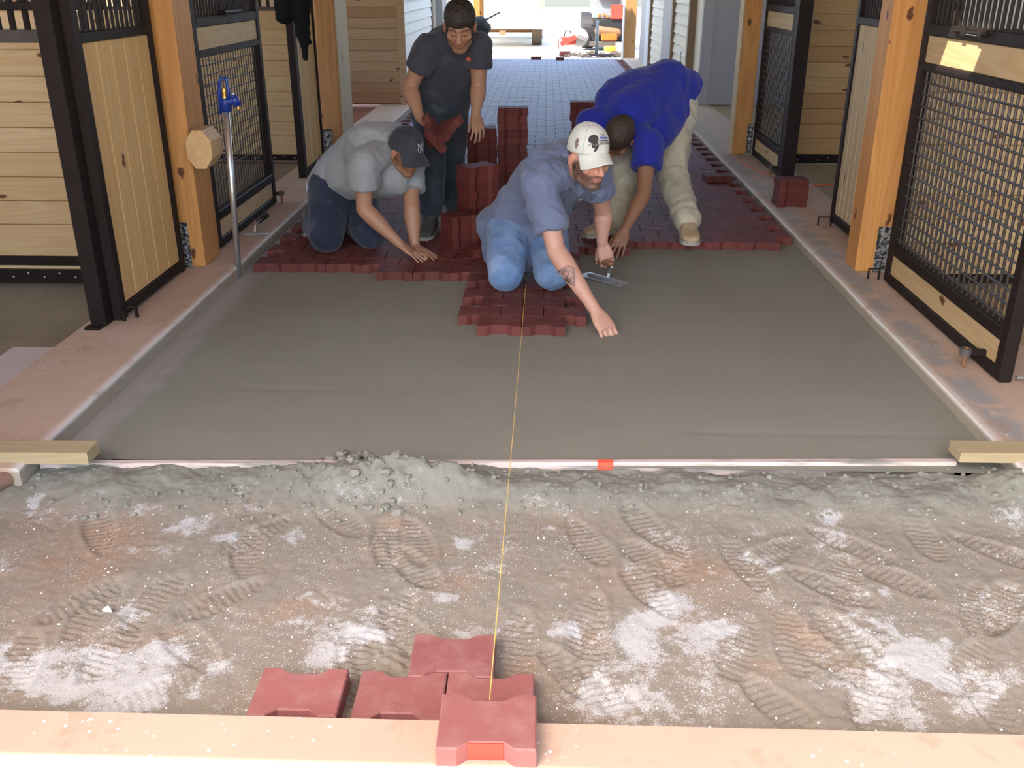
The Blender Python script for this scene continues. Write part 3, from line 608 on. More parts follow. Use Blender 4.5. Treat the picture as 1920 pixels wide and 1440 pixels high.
wl_ = wallbox('wall_far_left', -1.83, -1.75, 11.97, 16.7, 0, 7.0, mat=M['siding_white']); lap(wl_, 11.97, 15.2, -1.75, .02, 1.9, M['siding_white'], axis='y')  # lower siding is visible; unseen upper part raised to block sun
slab('corner_board', M['trim_brown'], wl_, -1.76, -1.715, 15.2, 15.45, 0, 2.6); slab('wall_panel', M['trim_grey'], wl_, -1.86, -1.64, 15.9, 16.6, 0, 4.6)
wf = wallbox('wall_far_left_end', -1.95, -1.86, 16.6, 19.0, 0, 7.0, mat=M['siding_white'])  # upper part raised out of view to stop sun
o = Geo().bbox(1.505, 1.735, 19.55, 19.75, -.02, 3.2, .01).obj('timber_post', wood('far_post', (.42, .24, .09), (.28, .14, .05), 2)); tag(o, 'timber gate post at the far end on the right', 'post', 'timber aisle posts')
q = slab('white_edge', M['white'], o, 1.478, 1.505, 19.55, 19.75, -.02, 3.2)
o = Geo().bbox(-1.42, -1.22, 19.55, 19.75, -.02, 3.2, .01).obj('timber_post', M['post']); tag(o, 'timber gate post at the far end behind the standing man', 'post', 'timber aisle posts')
# ================================================================ ROOF AND OUTER WALLS (give the shade)
YE = PZ(500, 1407, 0)[1]-3.16*SUNDIR.y/-SUNDIR.z
pp = PX(1803, 103, 1.728); tt = (3.1-pp[2])/-SUNDIR.z; hx, hy = pp[0]-SUNDIR.x*tt, pp[1]-SUNDIR.y*tt  # slot added in the unseen roof so sun lands on the gate plank
dy, dx = .19, .085
ce = Geo(); ce.box(-5.7, 5.7, YE, hy-dy, 3.1, 3.16); ce.box(-5.7, 5.7, hy+dy, 11.75, 3.1, 3.16); ce.box(-5.7, hx-dx, hy-dy, hy+dy, 3.1, 3.16); ce.box(hx+dx, 5.7, hy-dy, hy+dy, 3.1, 3.16)
struct(ce.obj('ceiling', M['pine_warm']))
struct(Geo().box(-2.1, 5.7, 11.75, 16.5, 7.0, 7.06).box(-2.1, 5.7, 11.75, 11.8, 3.1, 7.0).obj('ceiling_yard', M['siding_white']))  # added unseen roof: shades the yard floor, admits skylight from the right
for s, nm in ((-1, 'left'), (1, 'right')):
    a, b = sorted((s*2.35, s*5.7)); struct(Geo().box(a, b, .75, .85, 0, 3.1).obj('wall_front_'+nm, M['pine_y']))  # unseen walls added to narrow the opening and dim the near stalls
    a, b = sorted((s*5.6, s*5.7)); o = Geo().box(a, b, YE, 11.9, 0, 1.25).box(a, b, YE, 11.9, 2.5, 3.1).obj('wall_'+nm, M['pine_y']); struct(o)
g1 = PZ(222, 1411, 0); g2 = PZ(428, 1411, 0)
for gg in (g1, g2):  # unseen posts placed so their shadows cut the sunlit curb strip
    k = (gg[1]+.9)/SUNDIR.y; o = Geo().bbox(gg[0]-SUNDIR.x*k-.03, gg[0]-SUNDIR.x*k+.03, -.93, -.87, 0, 3.6, .004).obj('awning_pole', M['steel']); tag(o, 'slim dark awning pole in front of the barn mouth, the '+('farther left' if gg is g1 else 'nearer')+' one', 'pole', 'awning poles')
# ================================================================ PEOPLE
def tmp_obj(g):
    V = np.concatenate(g.v); me = bpy.data.meshes.new('tmp'); me.from_pydata(V.tolist(), [], g.f); me.update()
    bm = bmesh.new(); bm.from_mesh(me); bmesh.ops.recalc_face_normals(bm, faces=bm.faces[:]); bm.to_mesh(me); bm.free()
    o = bpy.data.objects.new('tmp', me); COL.objects.link(o); return o
def voxel(g, size, smooth=4, fac=.5):
    # one continuous skin over all the overlapping volumes of g; returns (verts, faces)
    o = tmp_obj(g); m = o.modifiers.new('r', 'REMESH'); m.mode = 'VOXEL'; m.voxel_size = size; m.adaptivity = 0
    if smooth: s = o.modifiers.new('s', 'SMOOTH'); s.iterations = smooth; s.factor = fac
    dg = bpy.context.evaluated_depsgraph_get(); ev = o.evaluated_get(dg); me = bpy.data.meshes.new_from_object(ev)
    V = np.empty(len(me.vertices)*3); me.vertices.foreach_get('co', V); N_ = np.empty(len(me.vertices)*3); me.vertices.foreach_get('normal', N_)
    old = o.data; bpy.data.objects.remove(o); bpy.data.meshes.remove(old)
    return me, V.reshape(-1, 3), N_.reshape(-1, 3)
def finish(me, V, name, mat, parent, cols=None):
    base = np.array(rootloc(parent)); me.vertices.foreach_set('co', (V-base).ravel()); me.update(); me.name = name
    if cols is not None:
        a = me.attributes.new('Col', 'FLOAT_COLOR', 'POINT'); a.data.foreach_set('color', np.concatenate([cols, np.ones((len(cols), 1))], 1).ravel().astype(np.float32))
    me.materials.clear(); me.materials.append(mat); me.shade_smooth()
    o = bpy.data.objects.new(name, me); COL.objects.link(o); o.parent = parent; return o
def n3(V, sc, seed, o=3):   # 3-D-ish smooth noise from three planes
    x, y, z = (V*sc).T
    return (fbm(x+17, y+z*.71+31, 1, seed, o)+fbm(y+11, z+x*.63+5, 1, seed+9, o)+fbm(z+23, x+y*.57+41, 1, seed+19, o))/3-.5
def folds(V, N_, seed, amp, sc=(9, 9, 9), ridge=True):
    W = V*np.array(sc); w1 = n3(W, 1., seed); w2 = n3(W, 2.3, seed+50)
    f = (1-np.abs(w1)*9).clip(-.6, 1) if ridge else w1*4
    return V+N_*(amp*(f*.8+w2*2.2))[:, None]
def skin_mat(name):
    t = NT(name); a = t.N('ShaderNodeAttribute'); a.attribute_name = 'Col'; p = t.pos('obj'); n = t.noise(p, 90, 4, .6)
    c = t.mix(t.math('MULTIPLY', t.ramp(n, .4, .7), .18), a.outputs['Color'], (.25, .10, .06)); t.bump(n, .12, .001)
    t.b.inputs['Subsurface Weight'].default_value = .08; t.b.inputs['Subsurface Radius'].default_value = (.02, .008, .004)
    return t.fin(c, .5, 0., .4)
M['skin'] = skin_mat('skin')
def cloth(name, a, b, scale=6., weave=900, rough=.9, spots_=None, spec=.15):
    t = NT(name); p = t.pos('obj'); n = t.noise(p, scale, 4, .6); f = t.noise(p, weave, 2); cr = t.noise(t.pos('obj', (1., 1., 1.)), 13, 3, .5, 1.2)
    c = t.mix(t.ramp(n, .38, .66), a, b); c = t.mix(t.math('MULTIPLY', f, .3), c, [x*.7 for x in a])
    if spots_: c = t.mix(t.math('MULTIPLY', t.ramp(t.noise(p, spots_[1], 4, .7), .56, .70), spots_[2]), c, spots_[0])
    t.bump(t.math('ADD', t.math('MULTIPLY', f, .04), cr), .4, .016); t.b.inputs['Sheen Weight'].default_value = .15
    return t.fin(c, rough, 0., spec)
M['work_shirt'] = cloth('blue_grey_work_shirt', (.125, .15, .235), (.15, .18, .275), 5.)
M['work_collar'] = cloth('blue_grey_collar', (.155, .185, .285), (.18, .215, .32), 5.)
M['jeans'] = cloth('faded_blue_jeans', (.11, .19, .34), (.19, .29, .46), 7., 700, spots_=((.30, .36, .45), 6, .5))
M['navy_jeans'] = cloth('navy_jeans', (.020, .024, .045), (.032, .038, .065), 5., spots_=((.10, .11, .14), 7, .35))
M['grey_tee'] = cloth('grey_tee', (.255, .265, .27), (.30, .31, .31), 5.)
M['dark_tee'] = cloth('dark_grey_tee', (.040, .040, .056), (.055, .054, .072), 6., spots_=((.13, .12, .12), 5, .35))
M['dark_jeans'] = cloth('dark_jeans', (.030, .038, .048), (.055, .066, .078), 7., spots_=((.16, .18, .18), 5, .4))
M['blue_tee'] = cloth('royal_blue_tee', (.020, .030, .29), (.026, .038, .34), 4.)
M['khaki'] = cloth('dusty_khaki', (.40, .37, .27), (.50, .47, .37), 5., spots_=((.42, .33, .20), 4.5, .5))
M['white_tee'] = cloth('white_undershirt', (.60, .64, .72), (.66, .70, .78))
M['cap_white'] = cloth('soiled_white_cap', (.58, .59, .52), (.66, .67, .62), 10., spots_=((.42, .34, .19), 9, .45))
M['cap_navy'] = cloth('navy_cap', (.032, .033, .045), (.048, .049, .062), 10.)
M['hair'] = plain('dark_hair', (.018, .011, .008), .6, 0., .4, 60, .5)
M['hair_brown'] = plain('short_brown_hair', (.045, .028, .018), .65, 0., .4, 60, .5)
M['boot'] = plain('tan_boot', (.42, .32, .19), .75, 0., .3, 20, .3)
M['shoe_dark'] = plain('dusty_black_shoe', (.08, .08, .075), .7, 0., .5, 20, .3)
M['sole'] = plain('pale_shoe_sole', (.33, .31, .26), .8, 0., .2)
M['ink'] = plain('dark_print', (.035, .032, .030), .8); M['ink_blue'] = plain('blue_print', (.03, .09, .40), .8); M['ink_grey'] = plain('grey_print', (.18, .17, .16), .8); M['ink_red'] = plain('orange_red_print', (.55, .10, .05), .8)
M['tattoo'] = plain('tattoo_ink', (.20, .13, .115), .6); M['thread'] = plain('silver_thread', (.50, .52, .56), .7)

def ring_e(c, a, b, ra, rb, n=24, e=2.3):
    t = np.arange(n)*2*math.pi/n; x = np.sign(np.cos(t))*np.abs(np.cos(t))**(2/e); y = np.sign(np.sin(t))*np.abs(np.sin(t))**(2/e)
    return c+np.outer(x*ra, a)+np.outer(y*rb, b)
def bez(p0, p1, p2, t): return (1-t)**2*p0+2*t*(1-t)*p1+t*t*p2
def torso(g, pel, neck, rh, rs, prof, bulge, e=2.3):
    # rh, rs: right vectors at hips and shoulders; bulge: mid control offset; prof: (t, half width, half depth, front shift)
    pel, neck = np.array(pel, float), np.array(neck, float); mid = (pel+neck)/2+np.array(bulge, float)*2
    rings = []
    for t, wd, dp, sh in prof:
        c = bez(pel, mid, neck, t); d = nrm(bez(pel, mid, neck, min(t+.02, 1.1))-bez(pel, mid, neck, t-.02))
        r = nrm(np.array(rh)*(1-t)+np.array(rs)*t); r = nrm(r-d*np.dot(r, d)); f = np.cross(d, r)   # f = front when r=person's right: d x r
        rings.append(ring_e(c+f*sh, r, f, wd, dp, 28, e))
    g.loft(rings); return g
HS = 1.0
def head_geo(g, c, R_, F_, U_, s=1., ears=True):
    # R_ = person's right-to-left axis irrelevant (symmetric)
    P = lambda x, y, z: c+s*(x*R_+y*F_+z*U_)
    E = lambda x, y, z, a, b, d: g.ell(P(x, y, z), a*s, b*s, d*s, R_, F_, U_, 20, 14)
    E(0, -.012, .034, .076, .096, .086); E(0, .028, -.025, .063, .062, .080); E(0, .028, -.078, .052, .052, .040); E(0, .068, -.098, .024, .020, .020)
    g.cone(P(0, .082, .012), .009*s, P(0, .108, -.030), .0125*s); 
    for q in (-1, 1):
        E(q*.012, .098, -.034, .009, .011, .008); E(q*.044, .052, -.022, .022, .028, .024); E(q*.031, .074, .002, .0145, .0125, .011)
        g.cone(P(q*.010, .088, .024), .010*s, P(q*.046, .070, .024), .010*s)
        if ears:
            E(q*.079, -.006, -.008, .009, .019, .033); g.cone(P(q*.083, -.018, .014), .006*s, P(q*.084, -.018, -.014), .006*s)
        g.cone(P(q*.048, .020, -.075), .016*s, P(q*.018, .066, -.102), .014*s)
    g.cone(P(-.018, .084, -.0580), .0065*s, P(.018, .084, -.0580), .0065*s, mids=[(.5, .0085*s)]); g.cone(P(-.015, .083, -.070), .007*s, P(.015, .083, -.070), .007*s, mids=[(.5, .009*s)])
    return P
def head_cols(V, c, R_, F_, U_, s, base, beard=0., brow=(.03, .018, .012), hairc=None, hairline=.055):
    L = (V-c)/s; x, y, z = L@R_, L@F_, L@U_; near = (np.linalg.norm(L, axis=1) < .17)
    col = np.tile(np.array(base, float), (len(V), 1))
    def bl(m, cc, k):
        nonlocal col; m = (m*k*near)[:, None]; col = col*(1-m)+np.array(cc)*m
    red = np.exp(-((y-.09)/.04)**2-((z+.025)/.04)**2); bl(red, (base[0]*1.05, base[1]*.78, base[2]*.72), .5)
    ear = sstep(.070, .08, np.abs(x)); bl(ear*(np.abs(z) < .06), (base[0]*1.1, base[1]*.72, base[2]*.62), .5)
    ax = np.abs(x); bw = sstep(.006, .003, np.abs(z-.027+.25*(ax-.03)**2*20))*sstep(.010, .014, ax)*sstep(.056, .048, ax)*(y > .05); bl(bw, brow, .85)
    lash = sstep(.0035, .0015, np.abs(z+.004+4*(ax-.031)**2))*sstep(.014, .018, ax)*sstep(.048, .044, ax)*(y > .05); bl(lash, brow, .8)
    lip = np.exp(-((z+.064)/.0085)**4-((ax)/.023)**4)*(y > .07); bl(lip, (base[0]*.85, base[1]*.50, base[2]*.48), .8)
    ml = np.exp(-((z+.0640)/.0018)**2)*(ax < .022)*(y > .07); bl(ml, (.08, .03, .02), .6)
    if beard:
        nz = n3(V, 60, 4)
        low = sstep(-.036, -.056, z+nz*.03-.35*np.clip(ax-.03, 0, .03))*(y > -.03); side = sstep(.048, .060, ax)*sstep(.02, -.01, z)*(y > .005)*(y < .06)
        st = np.exp(-((z+.049)/.007)**2)*(ax < .034)*(y > .06)
        b = np.clip(np.maximum(np.maximum(low, side), st)-lip*1.2, 0, 1); bl(b, brow if beard > .8 else (base[0]*.4, base[1]*.35, base[2]*.33), min(beard, 1)*.85)
    if hairc is not None:
        h = np.maximum(sstep(hairline-.006, hairline+.008, z+n3(V, 80, 5)*.02), sstep(.0, -.02, y)*sstep(-.055, -.04, z)*(ax < .082)*(1-ear)); bl(h, hairc, 1)
    return col
def hand(g, wr, d, n, side, size=1., curl=(.35, .35, .3), spread=.12, thumb=(.7, .5), tilt=None, fcurl=None):
    # wr wrist, d direction to the knuckles, n = back-of-hand normal, side = +1 thumb towards cross(d,n)
    d = nrm(d); n = nrm(np.array(n)-d*np.dot(n, d)); s = np.cross(d, n)*side; wr = np.array(wr, float); L = size
    # palm
    rings = []
    for t, wd, dp in ((-.02, .020, .017), (.0, .026, .0175), (.03, .036, .0165), (.06, .041, .0150), (.085, .040, .013)):
        rings.append(ring_e(wr+d*t*L, s, n, wd*L, dp*L, 16, 2.6))
    g.loft(rings)
    fl = [(.030, .044, .026, .020, .0088), (.010, .048, .030, .022, .0090), (-.011, .045, .028, .021, .0086), (-.031, .036, .021, .018, .0078)]
    for i, (off, a, b, c_, r) in enumerate(fl):
        k = fcurl[i] if fcurl else 1.; base = wr+d*(.082-.004*abs(i-1))*L+s*off*L; ang = spread*(1.2-i*.85); dd = nrm(d*math.cos(ang)+s*math.sin(ang)); p = base-d*.02*L; q = base
        g.cone(p, r*1.05*L, q, r*1.05*L, 10); A = 0.
        for j, (ln, cu) in enumerate(zip((a, b, c_), curl)):
            A += cu*k; di = nrm(dd*math.cos(A)-n*math.sin(A)); e = q+di*ln*L; g.cone(q, r*(1-.08*j)*L, e, r*(.92-.08*j)*L, 10); q = e
    # thumb leaves the side of the palm near its base
    b0 = wr+d*.018*L+s*.020*L-n*.004*L; t1, t2 = thumb; di = nrm(d*math.cos(t1)+s*math.sin(t1)-n*.35); q = b0+di*.040*L; g.cone(b0, .0135*L, q, .0105*L, 10)
    di2 = nrm(d*math.cos(t1-t2)+s*math.sin(t1-t2)-n*.45); e = q+di2*.030*L; g.cone(q, .0102*L, e, .0092*L, 10); di3 = nrm(d*math.cos(t1-t2*1.5)+s*math.sin(t1-t2*1.5)-n*.5); f = e+di3*.024*L; g.cone(e, .0092*L, f, .0078*L, 10)
    return g
def arm(g, sh, el, wr, k=1.):
    sh, el, wr = map(lambda q: np.array(q, float), (sh, el, wr))
    g.cone(sh, .052*k, el, .040*k, 18, mids=[(.35, .050*k), (.75, .041*k)]); g.cone(el, .041*k, wr, .0255*k, 18, mids=[(.22, .0435*k), (.5, .037*k), (.82, .0275*k)])
def leg(g, hip, kn, an, k=1., r=(.088, .060, .058, .040), calf=.060, flat=False):
    hip, kn, an = map(lambda q: np.array(q, float), (hip, kn, an))
    g.cone(hip, r[0]*k, kn, r[1]*k, 22, mids=[(.4, r[0]*.93*k), (.8, r[1]*1.06*k)]); g.cone(kn, r[2]*k, an, r[3]*k, 20, mids=[(.3, calf*k)], flat1=flat)
def shoe_parts(par, an, toe, up, mat, solemat, L=.27, W=.048, name='shoe'):
    an, toe, up = map(lambda q: np.array(q, float), (an, toe, up)); d = nrm(toe); up = nrm(up-d*np.dot(up, d)); s = np.cross(d, up)
    g = Geo(); heel = an-up*.075-d*.055
    def rg(t, wd, h0, h1): c = heel+d*t*L+up*(h0+h1)/2; return ring_e(c, s, up, wd, (h1-h0)/2, 18, 2.8)
    g.loft([rg(.0, W*.55, .008, .05), rg(.05, W*.8, .004, .085), rg(.2, W*.85, .004, .105), rg(.38, W*.85, .004, .090), rg(.6, W*1.0, .004, .062), rg(.8, W*1.02, .004, .050), rg(.94, W*.8, .006, .040), rg(1.0, W*.4, .012, .028)])
    g.cone(an-up*.03, .044, an+up*.045, .048, 16, flat1=True)
    me, V, N_ = voxel(g, .006, 3); o = finish(me, V, name, mat, par)
    g = Geo(); an_ = [(0.0, .5), (.04, .85), (.2, .9), (.38, .82), (.6, 1.02), (.8, 1.06), (.94, .85), (1.01, .45)]
    pts = [(t*L, w_*W) for t, w_ in an_]+[(t*L, -w_*W) for t, w_ in reversed(an_)]
    g.prism(pts, -.012, .010, (heel+up*.004, d, s, up)); g.obj('sole', solemat, o); return o
def project(g2, origin, X, Y_, D, bvh, off=.0012):
    # drop flat artwork (x, y) along D onto a surface
    out = Geo()
    for V, in [(v,) for v in g2.v]:
        W = []
        for x, y, *_ in V:
            p = Vector(origin+X*x+Y_*y-D*.15); h = bvh.ray_cast(p, Vector(D), .4)
            W.append(np.array(h[0])+np.array(h[1])*off if h[0] is not None else np.array(p)+D*.15)
        out.v.append(np.array(W)); 
    out.f = list(g2.f); out.n = g2.n; return out
def bvh_of(objs):
    vs_, fs = [], []; n = 0
    for o in objs:
        l = np.array(rootloc(o)); me = o.data; V = np.empty(len(me.vertices)*3); me.vertices.foreach_get('co', V); V = V.reshape(-1, 3)+l
        vs_ += [Vector(q) for q in V.tolist()]; fs += [tuple(i+n for i in p.vertices) for p in me.polygons]; n = len(vs_)
    return BVHTree.FromPolygons(vs_, fs)
def text_flat(txt, size, x=0, y=0, shear=0., bold=0., sub=2):
    cu = bpy.data.curves.new('t', 'FONT'); cu.body = txt; cu.size = size; cu.shear = shear; cu.offset = bold; cu.align_x = 'CENTER'; cu.resolution_u = 2
    o = bpy.data.objects.new('t', cu); COL.objects.link(o); dg = bpy.context.evaluated_depsgraph_get(); me = bpy.data.meshes.new_from_object(o.evaluated_get(dg))
    bm = bmesh.new(); bm.from_mesh(me); bmesh.ops.triangulate(bm, faces=bm.faces[:])
    for _ in range(sub):
        ed = [e for e in bm.edges if e.calc_length() > size*.22]
        if ed: bmesh.ops.subdivide_edges(bm, edges=ed, cuts=1, use_grid_fill=False); bmesh.ops.triangulate(bm, faces=bm.faces[:])
    g = Geo(); bm.verts.index_update(); g.add([(v.co.x+x, v.co.y+y, 0) for v in bm.verts], [tuple(v.index for v in f.verts) for f in bm.faces]); bm.free()
    bpy.data.objects.remove(o); return g
def poly_flat(pts, cuts=2):
    bm = bmesh.new(); vv = [bm.verts.new((x, y, 0)) for x, y in pts]; bm.faces.new(vv); bmesh.ops.triangulate(bm, faces=bm.faces[:])
    for _ in range(cuts): bmesh.ops.subdivide_edges(bm, edges=bm.edges[:], cuts=1); bmesh.ops.triangulate(bm, faces=bm.faces[:])
    g = Geo(); bm.verts.index_update(); g.add([tuple(v.co) for v in bm.verts], [tuple(v.index for v in f.verts) for f in bm.faces]); bm.free(); return g
def line_flat(pts, w_, g=None):
    g = g or Geo()
    for a, b in zip(pts[:-1], pts[1:]):
        a, b = np.array(a, float), np.array(b, float); d = b-a; L = np.linalg.norm(d); d /= L; n = np.array([-d[1], d[0]])*w_/2; k = max(1, int(L/.006)); v = []
        for i in range(k+1): q = a+d*(L*i/k)+(-d*w_*.3 if i == 0 else d*w_*.3 if i == k else 0); v += [(*(q+n), 0), (*(q-n), 0)]
        g.add(v, [(2*i, 2*i+1, 2*i+3, 2*i+2) for i in range(k)])
    return g
def cap(par, c, R_, F_, U_, s, mat, brim_drop=.035, seam_mat=None, label=None, brimL=.078):
    P = lambda x, y, z: c+s*(x*R_+y*F_+z*U_)
    def crown_pt(th, ph):   # th around (0 = front), ph 0 rim .. pi/2 top
        x = math.sin(th)*math.cos(ph)**.75*.087; y = math.cos(th)*math.cos(ph)**.75*(.108 if math.cos(th) > 0 else .106)-.008; z = .018+math.sin(ph)*.118+.012*math.cos(th)*(1-math.sin(ph))
        k = 1-.012*math.exp(-((math.sin(th*3))/.16)**2)*math.cos(ph)**.3
        return np.array([x*k, y*k, z])
    NT_, NP_ = 72, 16; g = Geo(); rings = []
    for j in range(NP_): rings.append(np.array([P(*crown_pt(2*math.pi*i/NT_, math.pi/2*j/NP_)) for i in range(NT_)]))
    v = np.concatenate(rings+[[P(0, -.008, .137)]]); f = []
    for j in range(NP_-1):
        for i in range(NT_): f.append((j*NT_+i, j*NT_+(i+1) % NT_, (j+1)*NT_+(i+1) % NT_, (j+1)*NT_+i))
    for i in range(NT_): f.append(((NP_-1)*NT_+i, (NP_-1)*NT_+(i+1) % NT_, NP_*NT_))
    f.append(tuple(range(NT_-1, -1, -1))); g.add(v, f); o = g.obj('cap', mat, par, smooth=True)
    if label: o['label'] = label
    # brim
    b = Geo(); NB, MB_ = 25, 9; top = []; 
    for lay in (0, 1):
        for j in range(MB_):
            r = j/(MB_-1)
            for i in range(NB):
                a = -1.18+2.36*i/(NB-1); x0, y0 = math.sin(a)*.083, math.cos(a)*.104-.010; ext = brimL*(max(math.cos(a*.98), 0)**.55)
                x = x0*(1+.04*r); y = y0+ext*r; z = .029+.012*math.cos(a)-brim_drop*(x/.085)**2*(.35+.95*r)-.030*r-lay*.004
                top.append(P(x, y, z))
    n = NB*MB_; f = []
    for j in range(MB_-1):
        for i in range(NB-1): q = (j*NB+i, j*NB+i+1, (j+1)*NB+i+1, (j+1)*NB+i); f.append(q); f.append(tuple(n+k for k in reversed(q)))
    for j in range(MB_-1): f.append((j*NB, (j+1)*NB, n+(j+1)*NB, n+j*NB)); f.append((j*NB+NB-1, n+j*NB+NB-1, n+(j+1)*NB+NB-1, (j+1)*NB+NB-1))
    for i in range(NB-1): f.append(((MB_-1)*NB+i, n+(MB_-1)*NB+i, n+(MB_-1)*NB+i+1, (MB_-1)*NB+i+1)); f.append((i, i+1, n+i+1, n+i))
    b.add(top, f).obj('brim', mat, o, smooth=False).data.shade_smooth()
    Geo().ell(P(0, -.008, .138), .009*s, .009*s, .005*s, R_, F_, U_).obj('button', seam_mat or mat, o, smooth=True)
    sg = Geo()
    for th in (-.95, .95, -2.0, 2.0, math.pi):
        sg.tube([P(*(crown_pt(th, math.pi/2*q/14)*1.004)) for q in range(14)], .0014, 5)
    sg.obj('seam', seam_mat or mat, o); return o, P
def frame(F_, U_):
    F_ = nrm(F_); U_ = nrm(np.array(U_)-F_*np.dot(U_, F_)); return np.cross(F_, U_), F_, U_
def cam_vec(r, u, c): return CR*r+CU*u+CC*c     # directions given as right / up / towards the camera of the photograph
def ph(g, par, name, mat, vox, sm, amp, seed, sc=(9, 9, 9), fn=None, ridge=True):
    me, V, N_ = voxel(g, vox, sm); V = folds(V, N_, seed, amp, sc, ridge)
    if fn: V = fn(V, N_)
    return finish(me, V, name, mat, par)
def lerp(a, b, t): return np.array(a)*(1-t)+np.array(b)*t
def J(**k): return {a: PY(*b) for a, b in k.items()}
def ln(n, q):
    d = lambda a, b: '%s-%s %.2f' % (a, b, np.linalg.norm(q[a]-q[b]))
    print(n, d('pel', 'neck'), d('shR', 'shL'), d('shR', 'elR'), d('elR', 'wrR'), d('shL', 'elL'), d('elL', 'wrL'), d('hipR', 'knR'), d('knR', 'anR'), d('hipL', 'knL'), d('knL', 'anL'), 'hips', q['pel'], 'neck', q['neck'], 'kn', q['knR'], q['knL'])
TPROF = [(-.10, .125, .100, 0), (.0, .160, .120, 0), (.15, .162, .120, 0), (.35, .150, .112, 0), (.55, .160, .116, 0), (.74, .178, .118, 0), (.87, .178, .105, 0), (.95, .145, .085, 0), (1.0, .085, .065, 0), (1.06, .06, .055, 0)]
def scaleprof(P_, kw, kd, t0=None): return [(t, w_*kw, d_*kd, s) for t, w_, d_, s in P_ if t0 is None or t >= t0]
def body(root, q, hd, hands, base, bulge, kw=1., arms=1., cols=None, legk=.8, voxs=.0052):
    # head frame hd = (centre, R, F, U, scale)
    g = Geo(); rh = nrm(q['hipR']-q['hipL']); rs = nrm(q['shR']-q['shL'])
    torso(g, q['pel'], q['neck'], rh, rs, scaleprof(TPROF, .86*kw, .86*kw), bulge)
    for s in 'RL': arm(g, q['sh'+s], q['el'+s], q['wr'+s], arms*1.1); leg(g, q['hip'+s], q['kn'+s], q['an'+s], legk)
    c, R_, F_, U_, s = hd; head_geo(g, c, R_, F_, U_, s); g.cone(q['neck']-nrm(q['neck']-q['pel'])*.03, .066, c+s*(-.018*F_-.055*U_), .056*s, 18)
    for h in hands: hand(g, *h[0], **h[1])
    me, V, N_ = voxel(g, voxs, 2); col = head_cols(V, c, R_, F_, U_, s, base, **(cols or {}))
    return finish(me, V, 'body', M['skin'], root, col)
def tee(root, q, mat, bulge, kw, kd, sleeve, name='shirt', t0=-.12, amp=.006, seed=3, hemflare=1.04, extra=None, sr=(.088, .078), neckr=.078, sm=11):
    g = Geo(); rh = nrm(q['hipR']-q['hipL']); rs = nrm(q['shR']-q['shL'])
    prof = [(t0, .168*hemflare, .126*hemflare, 0), (0, .170*hemflare, .128, 0), (.15, .168, .126, 0), (.35, .160, .122, 0), (.55, .170, .124, 0), (.74, .186, .125, 0), (.87, .184, .112, 0), (.95, .150, .092, 0), (1.0, neckr+.012, .078, 0), (1.035, neckr, .068, 0)]
    torso(g, q['pel'], q['neck'], rh, rs, scaleprof(prof, kw, kd), bulge)
    for s in 'RL': g.cone(q['sh'+s]-(q['el'+s]-q['sh'+s])*.04, sr[0], lerp(q['sh'+s], q['el'+s], sleeve[s == 'L']), sr[1], 22, flat1=True, mids=[(.5, (sr[0]+sr[1])*.49)])
    nd = nrm(q['neck']-q['pel'])
    for s in 'RL': g.cone(q['neck']-nd*.035, sr[0]*.82, lerp(q['neck']-nd*.03, q['sh'+s], .95), sr[0]*.97, 18)
    if extra: extra(g)
    return ph(g, root, name, mat, .0075, sm, amp, seed, (8, 8, 8))
def pants(root, q, mat, r=(.112, .083, .082, .062), calf=.078, k=1., amp=.006, seed=9, upto=.93, pr=(.165, .13), name='trousers', extra=None, sc=(8, 8, 8)):
    g = Geo(); rh = nrm(q['hipR']-q['hipL']); up = nrm(q['neck']-q['pel'])
    f = np.cross(up, rh); c = (q['hipR']+q['hipL'])/2
    g.ell(c+up*.03, pr[0]*k, pr[1]*k, .13*k, rh, nrm(f), up, 24, 14)
    for s in 'RL': leg(g, q['hip'+s], q['kn'+s], lerp(q['kn'+s], q['an'+s], upto), k, r, calf, True)
    if extra: extra(g)
    return ph(g, root, name, mat, .008, 5, amp, seed, sc)
# ---------------------------------------------------------------- A: kneeling in the middle, blue-grey shirt and white cap
q = J(pel=(985, 408, 4.82), neck=(1083, 305, 4.42), hipR=(955, 428, 4.76), hipL=(1020, 428, 4.83), shR=(1014, 345, 4.30), shL=(1116, 332, 4.58), elR=(1043, 470, 4.19), wrR=(1117, 583, 4.02), elL=(1131, 398, 4.72), wrL=(1129, 455, 4.70), knR=(948, 520, 4.46), knL=(1038, 522, 4.47), anR=(945, 500, 4.84), anL=(1030, 500, 4.86))
for s in ('knR', 'knL'): q[s][2] = .083
for s in ('anR', 'anL'): q[s][2] = .055
ln('A', q); A = q
pA = thing('person', 'kneeling person in blue-grey work shirt, jeans and soiled white cap, one fist on the sand', 'person', (q['knL'][0]-.1, q['knL'][1]+.2, 0))
F_ = cam_vec(.50, -.53, .70); R_, F_, U_ = frame(F_, cam_vec(.06, .80, .55)); hc = PY(1103, 297, 4.25)
hdA = (hc, R_, F_, U_, 1.05); bulgeA = CU*.045+CC*-.01
fR = PZ(1146, 634, -.043); fR[1] = 3.955; dR_ = nrm(PY(1136, 613, 3.97)-q['wrR']); nR = nrm(cam_vec(.25, .5, .8))
grip = PY(1135, 492, 4.68)
body(pA, q, hdA, [((q['wrR'], dR_, nR, -1), dict(size=1.2, curl=(.35, .55, .45), spread=.07, thumb=(.45, .5))), ((q['wrL'], nrm(grip-q['wrL']+CR*.012), nrm(cam_vec(-.1, .35, 1.)), 1), dict(size=1.0, curl=(.55, .95, .7), spread=.05, thumb=(.55, .3)))], (.52, .285, .205), bulgeA, cols=dict(beard=1., brow=(.055, .032, .022), hairc=(.05, .03, .02), hairline=.09))
bA = bpy.data.objects['body']
